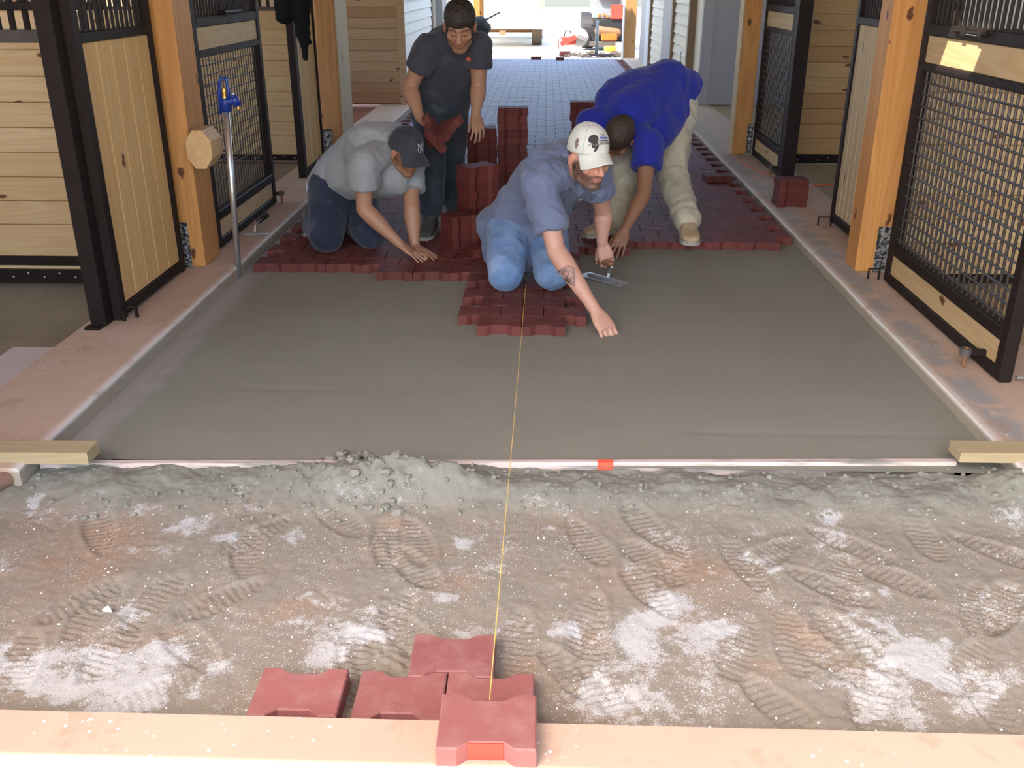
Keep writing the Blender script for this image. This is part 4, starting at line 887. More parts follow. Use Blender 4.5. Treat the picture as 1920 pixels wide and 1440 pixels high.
def exA(g):
    for a, b, r0, r1 in (((930, 415, 4.86), (935, 468, 4.80), .10, .085), ((985, 425, 4.74), (990, 478, 4.68), .11, .075), ((1030, 400, 4.72), (1045, 445, 4.66), .085, .06)): g.cone(PY(*a), r0, PY(*b), r1, 16)
shA = tee(pA, q, M['work_shirt'], bulgeA, 1.12, 1.10, (.72, .42), amp=.014, seed=21, sm=8, t0=-.16, extra=exA, sr=(.086, .080))
pants(pA, q, M['jeans'], r=(.110, .088, .082, .055), k=1.0, amp=.009, seed=31)
for s in 'RL': shoe_parts(pA, q['an'+s]+np.array([0, .02, .02]), (0, .25, -.9), (0, .9, .25), M['boot'], M['sole'], .26)
capA, PA = cap(pA, hc+U_*.020-F_*.004, R_, F_, U_, .99, M['cap_white'], .036, plain('cap_seam', (.44, .44, .40), .9), 'soiled white cap with dark print', brimL=.060)
bv = bvh_of([capA]); fo = PA(0, .075, .085); nn = nrm(F_*.8+U_*.62); X_ = -R_; Y_ = nrm(U_-nn*np.dot(U_, nn)); X_ = np.cross(Y_, nn); D_ = -nn
def decal(g2, mat, name, par, lab=None, off=.0015, fr_=None, bvv=None, k=1.):
    g2.v = [np.array(v)*k for v in g2.v]
    o = project(g2, *(fr_ or (fo, X_, Y_, D_)), bvv or bv, off).obj(name, mat, par, fixn=False)
    if lab: o['label'] = lab
    return o
cir = [(-.026+.0165*math.cos(a), .010+.0155*math.sin(a)) for a in np.arange(20)*2*math.pi/20]
em = poly_flat(cir); e2 = poly_flat([(-.033, -.003), (-.016, -.003), (-.012, -.018), (-.022, -.032), (-.030, -.032), (-.027, -.022), (-.036, -.016)]); em.add(e2.v[0], e2.f); line_flat([(-.044, -.004), (-.040, -.008), (-.036, -.005), (-.031, -.007)], .0016, em)
decal(em, M['ink'], 'emblem', capA, 'dark round helmeted emblem', k=1.2)
decal(text_flat('2008', .009, .012, .016, bold=.0003), M['ink_grey'], 'lettering', capA, k=1.2); decal(text_flat('Allstate', .0135, .014, .004, .25, .0004), M['ink_blue'], 'lettering', capA, 'blue slanted lettering', k=1.2)
decal(text_flat('CONFERENCE', .0075, .012, -.0045, bold=.0003), M['ink'], 'lettering', capA, k=1.2); decal(text_flat('CHAMPIONSHIP', .0105, .006, -.0145, bold=.0005), M['ink_grey'], 'lettering', capA, k=1.2)
sX = nrm(R_*.75+F_*.3); so_ = PA(.083, .02, .06); Xs = nrm(F_-sX*np.dot(F_, sX)); Ys = np.cross(sX, Xs) if np.dot(np.cross(sX, Xs), U_) > 0 else -np.cross(sX, Xs)
g = Geo(); q2 = poly_flat([(-.010, .020), (-.002, .026), (.008, .018), (.004, .008), (.009, .002), (.004, -.016), (-.005, -.018), (-.008, -.002), (-.012, .006)]); g.add(q2.v[0], q2.f)
decal(g, plain('brown_print', (.20, .13, .11), .8), 'side_print', capA, 'small brown print on the side', fr_=(so_, Xs, Ys, -sX))
# tattoo, buttons and stitched name
bvb = bvh_of([bA]); to = PY(1069, 514, 4.0); tn = CC; ax_ = nrm(q['wrR']-q['elR']); ax_ = nrm(ax_-tn*np.dot(ax_, tn)); bx_ = np.cross(tn, ax_)*-1
k_ = .040; sh = [(-.55*k_, -1.1*k_), (.55*k_, -1.1*k_), (.95*k_, -.45*k_), (0, 1.25*k_), (-.95*k_, -.45*k_), (-.55*k_, -1.1*k_)]
g = line_flat(sh, .005); line_flat([(x*.78, y*.78) for x, y in sh], .0025, g); line_flat([(.5*k_, -.55*k_), (.0, -.75*k_), (-.42*k_, -.5*k_), (-.1*k_, -.2*k_), (.35*k_, .05*k_), (.05*k_, .45*k_), (-.3*k_, .15*k_)], .0055, g)
line_flat([(-.6*k_, -.3*k_), (-.3*k_, .5*k_), (0, .8*k_)], .004, g); line_flat([(.6*k_, -.3*k_), (.35*k_, .35*k_), (.1*k_, .7*k_)], .004, g); line_flat([(-.5*k_, -.9*k_), (.1*k_, -.95*k_), (.6*k_, -.7*k_)], .003, g)
op = project(g, to, bx_, ax_, -tn, bvb, .0008).obj('tattoo', M['tattoo'], bA, fixn=False); op['label'] = 'faded shield-shaped tattoo with a scroll inside'
bvs = bvh_of([shA])
for (u, v) in ((1083, 357), (1088, 374), (1092, 395), (1070, 415)):
    r = Vector(nrm(ray(u, v))); h = bvs.ray_cast(Vector(C0), r)
    if h[0] is not None and v != 415: Geo().tube([np.array(h[0]), np.array(h[0])+np.array(h[1])*.003], .006, 10).obj('button', M['white'], shA)
r = Vector(nrm(ray(1124, 361))); h = bvs.ray_cast(Vector(C0), r)
if h[0] is not None:
    hn = np.array(h[1]); yy = nrm(CU-hn*np.dot(CU, hn)); xx = np.cross(yy, hn); g = line_flat([(-.035, .006), (-.02, .009), (-.01, .005), (.004, .009), (.02, .006)], .003); line_flat([(-.03, -.006), (-.015, -.003), (.0, -.007), (.01, -.004)], .003, g)
    project(g, np.array(h[0]), xx, yy, -hn, bvs, .002).obj('stitched_name', M['thread'], shA, fixn=False)
def flap(px, name, out=.015):
    H_ = [bvs.ray_cast(Vector(C0), Vector(nrm(ray(u, v)))) for u, v in px]
    H_ = [h for h in H_ if h[0] is not None]
    if len(H_) < 4: return
    n_ = nrm(sum(np.array(h[1]) for h in H_)); a = [np.array(h[0])+nrm(np.array(h[1])+n_*.5)*out for h in H_]; b = [np.array(h[0])-n_*.01 for h in H_]; m = (sum(a)/len(a))+n_*.012; k = len(a)
    Geo().add(a+b+[m], [(i, (i+1) % k, 2*k) for i in range(k)]+[(k+i, k+(i+1) % k, (i+1) % k, i) for i in range(k)]+[tuple(range(2*k-1, k-1, -1))]).obj(name, M['work_collar'], shA)
flap([(1050, 288), (1054, 318), (1064, 344), (1082, 364), (1092, 356), (1082, 338), (1072, 316), (1066, 290)], 'collar'); flap([(1108, 378), (1118, 362), (1130, 350), (1134, 360), (1124, 374)], 'collar')
flap([(1103, 392), (1107, 380), (1122, 372), (1128, 384), (1116, 398)], 'pocket_flap', .006)
pl_ = []
for (u, v) in ((1094, 368), (1097, 385), (1097, 402), (1090, 420), (1080, 440), (1070, 462)):
    h = bvs.ray_cast(Vector(C0), Vector(nrm(ray(u, v))))
    if h[0] is not None: pl_.append(np.array(h[0])+np.array(h[1])*.001)
if len(pl_) > 2: Geo().tube(pl_, .0035, 6).obj('placket_seam', M['work_shirt'], shA, smooth=True)
# trowel held by A
a0 = np.array([.215, 4.90, -.046]); b0 = np.array([.425, 4.700, -.046]); d = nrm(b0-a0); n_ = np.array([-d[1], d[0], 0]); mid = (a0+b0)/2
tr = thing('hand_float', 'steel hand float with wooden grip held by the man in the white cap', 'trowel', mid)
Geo().obox(mid, d*.142, n_*.047, np.array([0, 0, .0015])).obj('blade', plain('worn_steel', (.40, .40, .38), .4, .6), tr); Geo().obox(mid+np.array([0, 0, .008]), d*.11, n_*.008, np.array([0, 0, .006])).obj('spine', M['galv'], tr)
hb = mid+np.array([0, 0, .014]); pg = grip; Geo().tube([hb+d*.03, hb+np.array([0, 0, .03])+d*.03, pg+d*.045+np.array([0, 0, -.01])], .009, 8).obj('bracket', M['galv'], tr)
Geo().tube([pg+d*.055, pg+d*.03, pg-d*.03, pg-d*.065], [.012, .0165, .0165, .013], 14).obj('grip', plain('wood_grip', (.18, .08, .04), .5), tr, smooth=True)
# ---------------------------------------------------------------- D: kneeling at left, grey tee and navy cap
q = J(pel=(638, 338, 5.52), neck=(742, 272, 5.22), hipR=(618, 352, 5.42), hipL=(660, 352, 5.62), shR=(682, 308, 5.03), shL=(768, 315, 5.33), elR=(683, 392, 5.02), wrR=(748, 456, 4.99), elL=(772, 392, 5.18), wrL=(778, 462, 5.12), knR=(613, 455, 5.13), knL=(693, 448, 5.25), anR=(585, 420, 5.50), anL=(655, 425, 5.62))
for s, z in (('knR', .090), ('knL', .085), ('anR', .055), ('anL', .055)): q[s][2] = z
ln('D', q)
pD = thing('person', 'kneeling person in grey tee shirt and navy cap, both hands flat on the pavers', 'person', (q['knR'][0]+.1, q['knR'][1]+.2, 0))
F_ = cam_vec(.72, -.58, .40); R_, F_, U_ = frame(F_, cam_vec(.42, .62, .60)); hc = PY(760, 285, 5.16); hdD = (hc, R_, F_, U_, 1.0); bul = CU*.055
hR = PZ(790, 486, .004)-q['wrR']; hL = PZ(820, 486, .0)-q['wrL']
body(pD, q, hdD, [((q['wrR'], nrm(hR), nrm(cam_vec(.2, .9, .5)), -1), dict(size=1.0, curl=(-.05, .12, .1), spread=.17, thumb=(.6, .2))), ((q['wrL'], nrm(hL), nrm(cam_vec(.1, 1, .3)), 1), dict(size=.98, curl=(.0, .1, .08), spread=.12, thumb=(.6, .2)))], (.36, .19, .115), bul, cols=dict(beard=.7, brow=(.03, .018, .012), hairc=(.025, .015, .01), hairline=.09))
def exD(g): g.cone(PY(655, 330, 5.35), .13, PY(735, 335, 5.2), .10, 18)
shD = tee(pD, q, M['grey_tee'], bul, 1.12, 1.12, (.56, .58), amp=.010, seed=41, t0=-.10, extra=exD, sr=(.082, .084))
g = Geo(); rh = nrm(q['hipR']-q['hipL']); torso(g, q['pel'], q['neck'], rh, rh, [(-.18, .175, .133, 0), (-.04, .182, .137, 0), (.1, .16, .12, 0)], bul); ph(g, pD, 'undershirt', M['white_tee'], .008, 3, .003, 5)
pants(pD, q, M['navy_jeans'], r=(.122, .096, .088, .062), calf=.082, amp=.006, seed=51)
for s in 'RL': shoe_parts(pD, q['an'+s]+np.array([-.02, .03, .03]), (-.25, .35, -.8), (-.3, .75, .4), M['shoe_dark'], M['sole'], .27)
capD, PD = cap(pD, hc, R_, F_, U_, 1.02, M['cap_navy'], .03, plain('navy_seam', (.02, .022, .035), .9), 'navy cap with pale interlocked letters')
bv = bvh_of([capD]); fo = PD(0, .085, .070); nn = nrm(F_*.85+U_*.5); Y_ = nrm(U_-nn*np.dot(U_, nn)); X_ = np.cross(Y_, nn); D_ = -nn
g = line_flat([(-.017, -.014), (-.013, .015), (.012, -.017), (.017, .013)], .0038); line_flat([(-.016, .021), (0, -.001), (.013, .023)], .0034, g); line_flat([(0, -.001), (-.002, -.024)], .0034, g); line_flat([(-.007, -.024), (.003, -.024)], .003, g); line_flat([(-.018, .015), (-.009, .015)], .003, g)
decal(g, M['thread'], 'emblem', capD, 'interlocked letters N and Y in silver thread')
# ---------------------------------------------------------------- B: standing, stooped, dark tee
q = J(pel=(828, 188, 5.90), neck=(858, 62, 5.62), hipR=(802, 205, 5.87), hipL=(848, 205, 5.93), shR=(800, 92, 5.58), shL=(898, 88, 5.64), elR=(768, 165, 5.62), wrR=(788, 222, 5.48), elL=(897, 163, 5.66), wrL=(892, 212, 5.56), knR=(812, 320, 5.66), knL=(848, 318, 5.92), anR=(808, 415, 5.62), anL=(848, 395, 5.98))
q['anR'][2] = .075; q['anL'][2] = .075
ln('B', q)
pB = thing('person', 'standing stooped person in dark grey tee shirt and dark jeans, holding red pavers', 'person', (q['anR'][0]+.05, 5.75, 0))
F_ = cam_vec(-.02, -.74, .62); R_, F_, U_ = frame(F_, cam_vec(.02, .62, .75)); hc = PY(862, 50, 5.50); hdB = (hc, R_, F_, U_, 1.04); bul = CU*.0-CC*.05
pv = PY(822, 250, 5.36)
body(pB, q, hdB, [((q['wrR'], nrm(PY(815, 238, 5.40)-q['wrR']), nrm(cam_vec(-.3, .9, .4)), -1), dict(size=1.0, curl=(.5, .7, .5), spread=.05, thumb=(.7, .3))), ((q['wrL'], nrm(PY(897, 240, 5.5)-q['wrL']), nrm(cam_vec(.5, .1, .9)), 1), dict(size=1.0, curl=(.25, .35, .3), spread=.10, thumb=(.35, .1)))], (.34, .185, .115), bul, cols=dict(beard=.45, hairc=(.02, .012, .009), hairline=.052))
shB = tee(pB, q, M['dark_tee'], bul, .98, 1.0, (.52, .50), amp=.008, seed=61, t0=-.12, sr=(.074, .076))
bv = bvh_of([shB]); g = poly_flat([(-.022, .010), (-.004, .018), (.02, .012), (.012, .002), (.022, -.006), (.004, -.004), (-.010, -.014), (-.006, .0)])
r = Vector(nrm(ray(879, 113))); h = bv.ray_cast(Vector(C0), r)
if h[0] is not None: hn = np.array(h[1]); yy = nrm(CU-hn*np.dot(CU, hn)); decal(g, M['ink_red'], 'chest_print', shB, 'small orange-red print on the chest', fr_=(np.array(h[0]), np.cross(yy, hn), yy, -hn), off=.002)
pants(pB, q, M['dark_jeans'], r=(.100, .078, .078, .066), calf=.078, k=1.0, amp=.005, seed=71, pr=(.155, .115))
for s in 'RL': shoe_parts(pB, q['an'+s], (-.10 if s == 'R' else .1, -1, 0), (0, 0, 1), M['shoe_dark'], M['sole'], .27)
g = Geo(); P = lambda x, y, z: hc+1.04*(x*R_+y*F_+z*U_)
g.ell(P(0, -.016, .047), .084*1.04, .104*1.04, .092*1.04, R_, F_, U_, 28, 18); g.ell(P(0, .035, .062), .068, .056, .045, R_, F_, U_)
me, V, N_ = voxel(g, .006, 2); V = V+N_*(n3(V, 70, 8)*.02)[:, None]; finish(me, V, 'hair', M['hair'], pB)
for i, (c, X2, Y2, lab) in enumerate(((pv-CR*.022, cam_vec(.12, -.72, .66), cam_vec(-.55, .45, .60), 'red paver gripped in the hand of the standing man, nearer to his wrist'), (pv+CR*.036+CU*.006+CC*.02, cam_vec(-.42, -.72, .55), cam_vec(.62, -.05, .75), 'red paver leaning beside the first one in the hand of the standing man'))):
    o = bpy.data.objects.new('rubber_paver', pav_me); COL.objects.link(o); X2 = nrm(X2); Z2 = nrm(np.cross(X2, Y2)); Y2 = np.cross(Z2, X2)
    Mx = Matrix((X2, Y2, Z2)).transposed().to_4x4(); Mx.translation = Vector(c-Z2*.022); o.matrix_world = Mx; tag(o, lab, 'paver')
# ---------------------------------------------------------------- C: bent over at right, royal blue tee and khaki trousers
q = J(pel=(1258, 176, 6.18), neck=(1155, 222, 5.80), hipR=(1215, 207, 6.12), hipL=(1270, 203, 6.12), shR=(1108, 235, 5.86), shL=(1216, 272, 5.62), elR=(1118, 330, 5.75), wrR=(1125, 400, 5.62), elL=(1207, 362, 5.45), wrL=(1172, 430, 5.30), knR=(1170, 318, 5.85), knL=(1258, 325, 5.92), anR=(1152, 415, 5.62), anL=(1289, 420, 5.55))
q['anR'][2] = .085; q['anL'][2] = .085
ln('C', q)
pC = thing('person', 'bent-over person in royal blue tee shirt and dusty khaki trousers, seen from above the head', 'person', (q['anL'][0]-.2, 5.6, 0))
F_ = cam_vec(-.42, -.80, -.10); R_, F_, U_ = frame(F_, cam_vec(-.25, -.10, .9)); hc = PY(1160, 258, 5.60); hdC = (hc, R_, F_, U_, 1.03); bul = CU*.085
body(pC, q, hdC, [((q['wrR'], nrm(np.array([0, -.3, -1.])), nrm(cam_vec(-1, 0, .4)), -1), dict(size=1.)), ((q['wrL'], nrm(PZ(1157, 468, .0)-q['wrL']), nrm(cam_vec(.3, .6, .8)), 1), dict(size=1.06, curl=(.1, .3, .2), spread=.10, thumb=(.5, .3)))], (.29, .15, .085), bul, cols=dict(hairc=(.035, .022, .014), hairline=.03))
def exC(g): g.cone(PY(1250, 160, 6.1), .155, PY(1180, 215, 5.8), .15, 22); g.cone(PY(1262, 205, 6.1), .13, PY(1225, 250, 5.85), .12, 18)
tee(pC, q, M['blue_tee'], bul, 1.08, 1.1, (.55, .50), amp=.006, seed=81, t0=-.14, hemflare=1.08, extra=exC, sr=(.090, .092), neckr=.08, sm=26)
def exP(g):
    R = random.Random(2)
    for s in 'RL':
        for k in range(5):
            c = lerp(q['kn'+s], q['an'+s], .62+.075*k)+CR*R.uniform(-.008, .008); d = nrm(q['an'+s]-q['kn'+s]); g.cone(c-d*.012, .074+.008*(k % 2), c+d*.012, .070+.008*((k+1) % 2), 18)
pants(pC, q, M['khaki'], r=(.120, .092, .090, .070), calf=.084, k=1.02, amp=.014, seed=91, extra=exP, upto=.98, sc=(6, 6, 6))
shoe_parts(pC, q['anL'], (-.02, -1, 0), (0, 0, 1), M['boot'], M['sole'], .29, .056, 'boot'); shoe_parts(pC, q['anR'], (-.75, -.6, 0), (0, 0, 1), M['boot'], M['sole'], .29, .054, 'boot')
g = Geo(); P = lambda x, y, z: hc+1.03*(x*R_+y*F_+z*U_)
g.ell(P(0, -.022, .040), .083*1.03, .101*1.03, .090*1.03, R_, F_, U_, 28, 18); g.ell(P(0, -.075, -.02), .062, .036, .045, R_, F_, U_)
me, V, N_ = voxel(g, .006, 2); V = V+N_*(n3(V, 70, 18)*.016)[:, None]; finish(me, V, 'hair', M['hair_brown'], pC)
# ================================================================ PAVER STACKS
stm = paver_geo(.046).data('paver_new'); stm.materials.append(M['paver_stack'])
ORD = 'second third fourth fifth sixth seventh eighth ninth tenth eleventh twelfth thirteenth fourteenth'.split()
def stack(u, v, n, rz, what, z0=-.005, y=None, jit=.005, seed=1, two=False, top=None):
    R = random.Random(seed); p = PZ(u, v, z0) if y is None else np.array([PY(u, v, y)[0], y, z0])
    for i in range(n):
        for j in ((0,) if not two else (0, 1)):
            a = rz+R.uniform(-.02, .02); dx_ = (j-.5)*.197 if two else 0; x = p[0]+math.cos(rz)*dx_+R.uniform(-jit, jit); yy = p[1]+math.sin(rz)*dx_+R.uniform(-jit, jit)
            lab = f'red paver on top of {what}' if i == n-1 else f'bottom red paver of {what}' if i == 0 else f'red paver, {ORD[n-2-i]} from the top of {what}'
            if two: lab += ', left column' if j == 0 else ', right column'
            o = bpy.data.objects.new('rubber_paver', stm); COL.objects.link(o); o.location = (x, yy, z0+i*.0463); o.rotation_euler = (0, 0, a)
            tag(o, lab, 'paver', what)
stack(866, 460, 4, .55, 'the short stack nearest the left hands', seed=1)
stack(897, 452, 9, .60, 'the square stack behind the short one', y=5.555, seed=2)
stack(961, 372, 14, .03, 'the tallest stack behind the white-capped man', y=6.35, seed=3, jit=.004)
stack(905, 372, 11, .10, 'the dark stack left of the tallest one', y=6.42, seed=4, jit=.004)
stack(932, 440, 4, .2, 'the low stack beside the white-capped man', y=5.76, seed=5)
stack(1092, 300, 12, .0, 'the ragged stack left of the blue shirt', y=7.5, seed=6, jit=.012)
stack(1481, 372, 4, .05, 'the small stack on the right curb', z0=.0, y=6.42, seed=7)
p = PZ(1344, 338, .0); loose(p[0], p[1], -.003, .05, 'single red paver lying loose on the laid paving at right', me=stm)
p = PZ(912, 474, .0); loose(p[0], p[1], -.003, .35, 'single red paver lying flat beside the short stack', me=stm)
for u, v, rz, lb in ((1005, 111, .0, 'red paver lying across the far end of the paving, left one'), (1050, 112, 1.5, 'red paver lying at the far end of the paving, right one')):
    p = PZ(u, v, 0); loose(p[0], p[1], -.003, rz, lb, me=stm)
for i in range(2):
    p = PZ(1058, 103, 0); loose(p[0], p[1], -.02+.047*i, .1, ('lower' if i == 0 else 'upper')+' dusty paver under the cut-off saw', me=fgm)
# ================================================================ STANDING PIPE (yard hydrant)
b = PZ(447, 512, -.04); tpt = PY(424, 205, b[1]-.02); hy = thing('yard_hydrant', 'frost-free yard hydrant, galvanized standpipe with blue head beside the left curb', 'hydrant', b)
Geo().tube([b-np.array([0, 0, .03]), tpt], .0155, 18).obj('standpipe', M['galv'], hy, smooth=True); ax = nrm(tpt-b); rr = nrm(np.cross(ax, (0, -1, 0)))
if rr[0] < 0: rr = -rr
ff = np.cross(ax, rr); ff = ff if ff[1] < 0 else -ff
hd = Geo(); P = lambda x, y, z: tpt+(rr*x+ff*y+ax*z)*.86
hd.cone(P(0, 0, -.01), .026, P(0, 0, .045), .024, 16, flat0=True); hd.cone(P(0, 0, .04), .024, P(.055, .0, .055), .020, 14); hd.cone(P(.055, 0, .058), .021, P(.072, .0, .02), .017, 14, flat1=True)
hd.tube([P(.050, 0, .07), P(.050, 0, .085)], .012, 8); h = hd.obj('head', M['bluep'], hy, smooth=True)
g = Geo(); 
for s in (-1, 1): g.tube([P(s*.024-.004, .0, .0), P(s*.026-.004, .0, .10), P(s*.018-.004, 0, .165), P(s*.006-.004, 0, .18)], .0085, 10)
g.tube([P(-.034, 0, -.03), P(-.034, 0, .10), P(-.026, 0, .15)], .008, 10); lv = g.obj('lever', M['bluep'], hy, smooth=True)
Geo().cone(P(-.002, .005, .045), .010, P(-.002, .005, .115), .009, 12, mids=[(.3, .014), (.5, .009), (.7, .014)]).obj('valve_stem', M['brass'], hy, smooth=True)
Geo().tube([P(.072, 0, .025), P(.073, 0, .006)], .014, 14).obj('spout', M['brass'], hy); Geo().tube([P(.045, -.002, .078), P(.045, -.002, .096)], .010, 6).obj('set_screw', M['bolt'], hy)
# trowel on the left curb
p = PZ(478, 438, .004); t_ = thing('pointing_trowel', 'small trowel with dark grip lying on the left curb', 'trowel', p)
g = Geo().prism([(-.06, -.03), (.075, -.022), (.085, .0), (.075, .022), (-.06, .03)], 0, .003, (p, nrm([.9, .25, 0]), nrm([-.25, .9, 0]), (0, 0, 1))); g.obj('blade', plain('dull_blade', (.45, .45, .43), .5, .5), t_)
Geo().tube([p+np.array([0, 0, .004]), p+np.array([.0, .02, .045]), p+np.array([.015, .05, .062])], [.010, .008, .007], 8).obj('shank', M['galv'], t_); Geo().tube([p+np.array([.012, .045, .060]), p+np.array([.05, .12, .085])], [.014, .016], 12).obj('grip', M['black'], t_, smooth=True)
# orange cord
pts = [PZ(u, v, .006) for u, v in ((1366, 290), (1380, 298), (1400, 310), (1425, 322), (1450, 330), (1470, 336))]; o = Geo().tube(pts, .0045, 6).obj('extension_cord', M['cord']); tag(o, 'thin orange cord lying on the right curb beside the far grille gate', 'cord')
o = Geo().tube([PZ(u, v, -.012) for u, v in ((1500, 346), (1530, 347), (1562, 346))], .006, 6).obj('extension_cord', M['orange']); tag(o, 'bright orange cord across the second right stall floor', 'cord')
# hanging shirt
g = Geo(); Q = lambda u, v, y: PY(u, v, y)
g.cone(Q(530, -15, 7.22), .055, Q(533, 28, 7.22), .062, 16, mids=[(.5, .066)]); g.cone(Q(530, -40, 7.22), .05, Q(560, -25, 7.24), .06, 16)
g.cone(Q(560, -30, 7.22), .065, Q(561, 25, 7.22), .060, 16); g.cone(Q(561, 20, 7.22), .060, Q(574, 108, 7.22), .022, 16, mids=[(.5, .045)]); g.cone(Q(568, 10, 7.24), .045, Q(580, 78, 7.24), .014, 14)
for k in range(6): pass
me, V, N_ = voxel(g, .007, 3); V = folds(V, N_, 15, .010, (8, 8, 8)); V = V-np.outer((V-V.mean(0))[:, 1], [0, .35, 0])
sw = thing('hanging_sweatshirt', 'black sweatshirt hung over the left far panel post with one sleeve dangling', 'clothing', Q(553, 100, 7.22)); finish(me, V, 'cloth', plain('black_fleece', (.012, .012, .014), .95, 0., .3, 10, .3, .1), sw)
# ================================================================ BEYOND: pickup, machine, saw
YT = 22.9
def Tp(u, v, y=YT): return PY(u, v, y)
tk = thing('pickup_truck', 'white pickup truck parked beyond the far end, seen from behind', 'truck', (-1.0, 25, 0)); W_ = M['white']
body_g = Geo(); x0, x1 = -1.95, -.06
body_g.bbox(x0, x1, YT, YT+2.2, .52, 1.10, .05); body_g.bbox(x0+.04, x1-.04, YT+2.2, YT+5.2, .45, 1.10, .05); body_g.obj('bed', W_, tk)
g = Geo(); g.prism([(YT+2.1, 1.08), (YT+2.3, 1.85), (YT+3.6, 1.85), (YT+4.2, 1.10)], x0+.1, x1-.1, ((0, 0, 0), (0, 1, 0), (0, 0, 1), (1, 0, 0))); g.obj('cab', W_, tk); slab('rear_window', M['glass_dk'], tk, x0+.3, x1-.3, YT+2.12, YT+2.3, 1.2, 1.72)
slab('tailgate', W_, tk, x0+.12, x1-.12, YT-.03, YT, .60, 1.08, .01); bp = slab('bumper', plain('painted_bumper', (.42, .35, .23), .5), tk, x0, x1, YT-.16, YT-.02, .38, .56, .02)
slab('number_plate', plain('plate', (.8, .75, .55), .5), bp, -1.14, -.84, YT-.17, YT-.16, .40, .52); slab('hitch', M['rust'], tk, -1.06, -.92, YT-.2, YT, .26, .36)
for x in (x0+.02, x1-.10): slab('tail_light', plain('tail_lens', (.55, .25, .16), .3), tk, x, x+.08, YT-.035, YT, .80, 1.0, .01)
for x in (x0+.05, x1-.29):
    for y in (YT+1.3, YT+4.3): Geo().tube([(x, y, .30), (x+.24, y, .30)], .335, 28).obj('wheel', plain('dusty_tyre', (.13, .10, .075), .8), tk)
Geo().tube([(x0+.2, YT+1.3, .3), (x1-.2, YT+1.3, .3)], .06, 10).obj('axle', M['rust'], tk)
mc = thing('skid_loader', 'grey and orange-red loader standing beyond the far end on the right', 'loader', (1.4, 22.8, 0)); yM = 22.2
g = Geo(); g.bbox(1.0, 1.62, yM, yM+1.6, .62, 1.9, .03); g.obj('cab', M['greyp'], mc); slab('hood', M['orange'], mc, 1.12, 1.95, yM-.1, yM+1.2, 1.02, 1.35, .02); slab('grille', M['redp'], mc, 1.40, 1.75, yM-.06, yM, .62, .92, .01)
slab('engine_bay', M['black'], mc, 1.02, 1.8, yM-.02, yM+1.2, .16, .62, .02); slab('bumper', M['steel_dusty'], mc, .95, 1.85, yM-.12, yM, .06, .16, .01)
for y in (yM+.35, yM+1.35):
    for x in (.80, 1.72): Geo().tube([(x, y, .36), (x+.24, y, .36)], .37, 26).obj('wheel', M['black'], mc)
for x, z, m_ in ((1.12, .66, 'orange'), (1.22, .67, 'orange'), (1.30, .64, 'orange')): slab('lamp', M[m_], mc, x, x+.06, yM-.03, yM, z, z+.06, .008)
g = Geo(); g.cone((1.15, yM-.05, .38), .10, (1.55, yM-.05, .34), .09, 12); g.obj('hydraulic_drum', M['rust'], mc, smooth=True); slab('warning_panel', M['orange'], mc, 1.2, 1.55, yM-.14, yM-.1, .18, .34, .02)
s0 = PZ(1070, 96, 0); sw_ = thing('cutoff_saw', 'dusty red cut-off saw resting beyond the far end of the paving', 'saw', s0); sx_, sy_ = s0[0], s0[1]
slab('engine', M['redp'], sw_, sx_-.20, sx_+.12, sy_, sy_+.2, .12, .30, .03); Geo().tube([(sx_+.18, sy_+.02, .28), (sx_+.18, sy_+.05, .28)], .19, 28).obj('blade', M['conc_saw'], sw_)
g = Geo(); g.cone((sx_+.18, sy_-.02, .36), .11, (sx_+.30, sy_-.02, .28), .08, 14); g.obj('blade_guard', M['conc_saw'], sw_, smooth=True); Geo().obox((sx_+.0, sy_-.02, .24), (.22, 0, .10), (-.02, 0, .045), (0, .02, 0)).obj('arm', M['redp'], sw_)
Geo().tube([(sx_-.15, sy_+.05, .28), (sx_-.12, sy_+.05, .42), (sx_-.02, sy_+.05, .40), (sx_+.02, sy_+.05, .28)], .014, 8).obj('handle', M['black'], sw_); Geo().tube([(sx_-.2, sy_, .3), (sx_-.27, sy_, .2), (sx_-.25, sy_, .02)], .012, 6).obj('water_hose', M['redp'], sw_)
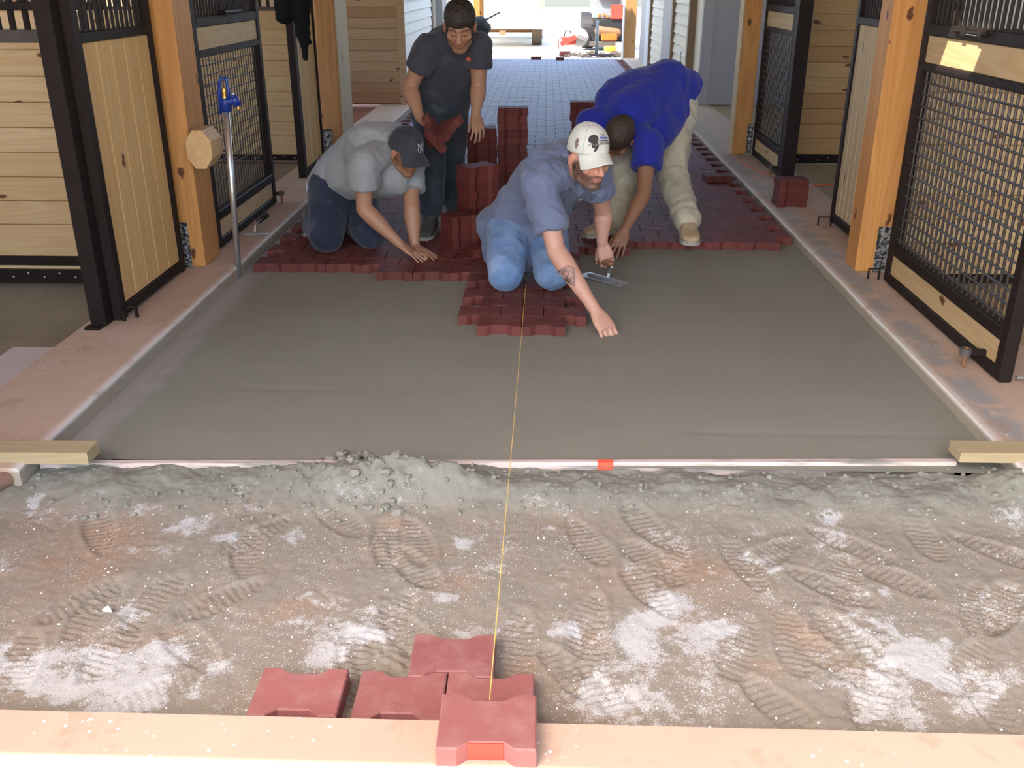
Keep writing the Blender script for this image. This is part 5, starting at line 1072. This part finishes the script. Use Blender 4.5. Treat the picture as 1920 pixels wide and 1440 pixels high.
p = PZ(1118, 104, 0); st_ = thing('tool_stand', 'grey metal stand with a flat foot at the far end of the paving', 'stand', p); Geo().tube([p, p+np.array([0, 0, .66])], .035, 12).obj('column', M['greyp'], st_, smooth=True); slab('foot', M['steel_dusty'], st_, p[0]-.16, p[0]+.34, p[1]-.1, p[1]+.1, 0, .03); Geo().tube([p+np.array([-.12, 0, .56]), p+np.array([.05, 0, .60])], .02, 8).obj('clamp', M['steel_dusty'], st_)
p = PZ(1161, 95, 0); o = Geo().cone(p+np.array([0, 0, 0]), .07, p+np.array([0, 0, .16]), .085, 18, flat0=True, flat1=True).obj('bucket', M['white'], smooth=False); tag(o, 'small white bucket beside the gate post at the far right', 'bucket')
p = PZ(1145, 92, 0); o = Geo().bbox(p[0]-.16, p[0]+.16, p[1]-.4, p[1]-.2, -.03, .08, .02).obj('plastic_crate', M['yellow']); tag(o, 'low yellow crate below the loader', 'crate')
R = random.Random(4); g = Geo()
for _ in range(70):
    p = PZ(R.uniform(1060, 1168), R.uniform(98, 107), -.02); s = R.uniform(.02, .06); g.obox(p+np.array([0, 0, s*.3]), np.array([math.cos(_), math.sin(_), .2])*s, np.array([-math.sin(_), math.cos(_), 0])*s*.6, np.array([0, 0, s*.35]))
o = g.obj('rubble', plain('brick_rubble', (.30, .22, .15), .9, 0., .4)); tag(o, 'broken brick rubble strewn around the saw and stand', 'rubble', kind='stuff')
p = PY(905, 46, 8.6); eq = thing('wheelbarrow_tray', 'dark tool with a thin slanted rod just behind the standing man', 'tool', (p[0], 19.0, 0)); p = PY(905, 46, 19.0)
g = Geo().ell((p[0]-.06, 19.05, p[2]+.0), .16, .14, .15); g.ell((p[0]+.04, 19.05, p[2]-.06), .12, .12, .11); g.obj('housing', M['black'], eq); Geo().tube([p+np.array([.05, 0, .08]), PY(938, 23, 19.0)], .015, 8).obj('rod', M['black'], eq)
for a in (-.12, .08): Geo().tube([(p[0]+a, 19.05, 0), (p[0]+a, 19.05, p[2]-.1)], .02, 8).obj('leg', M['black'], eq)
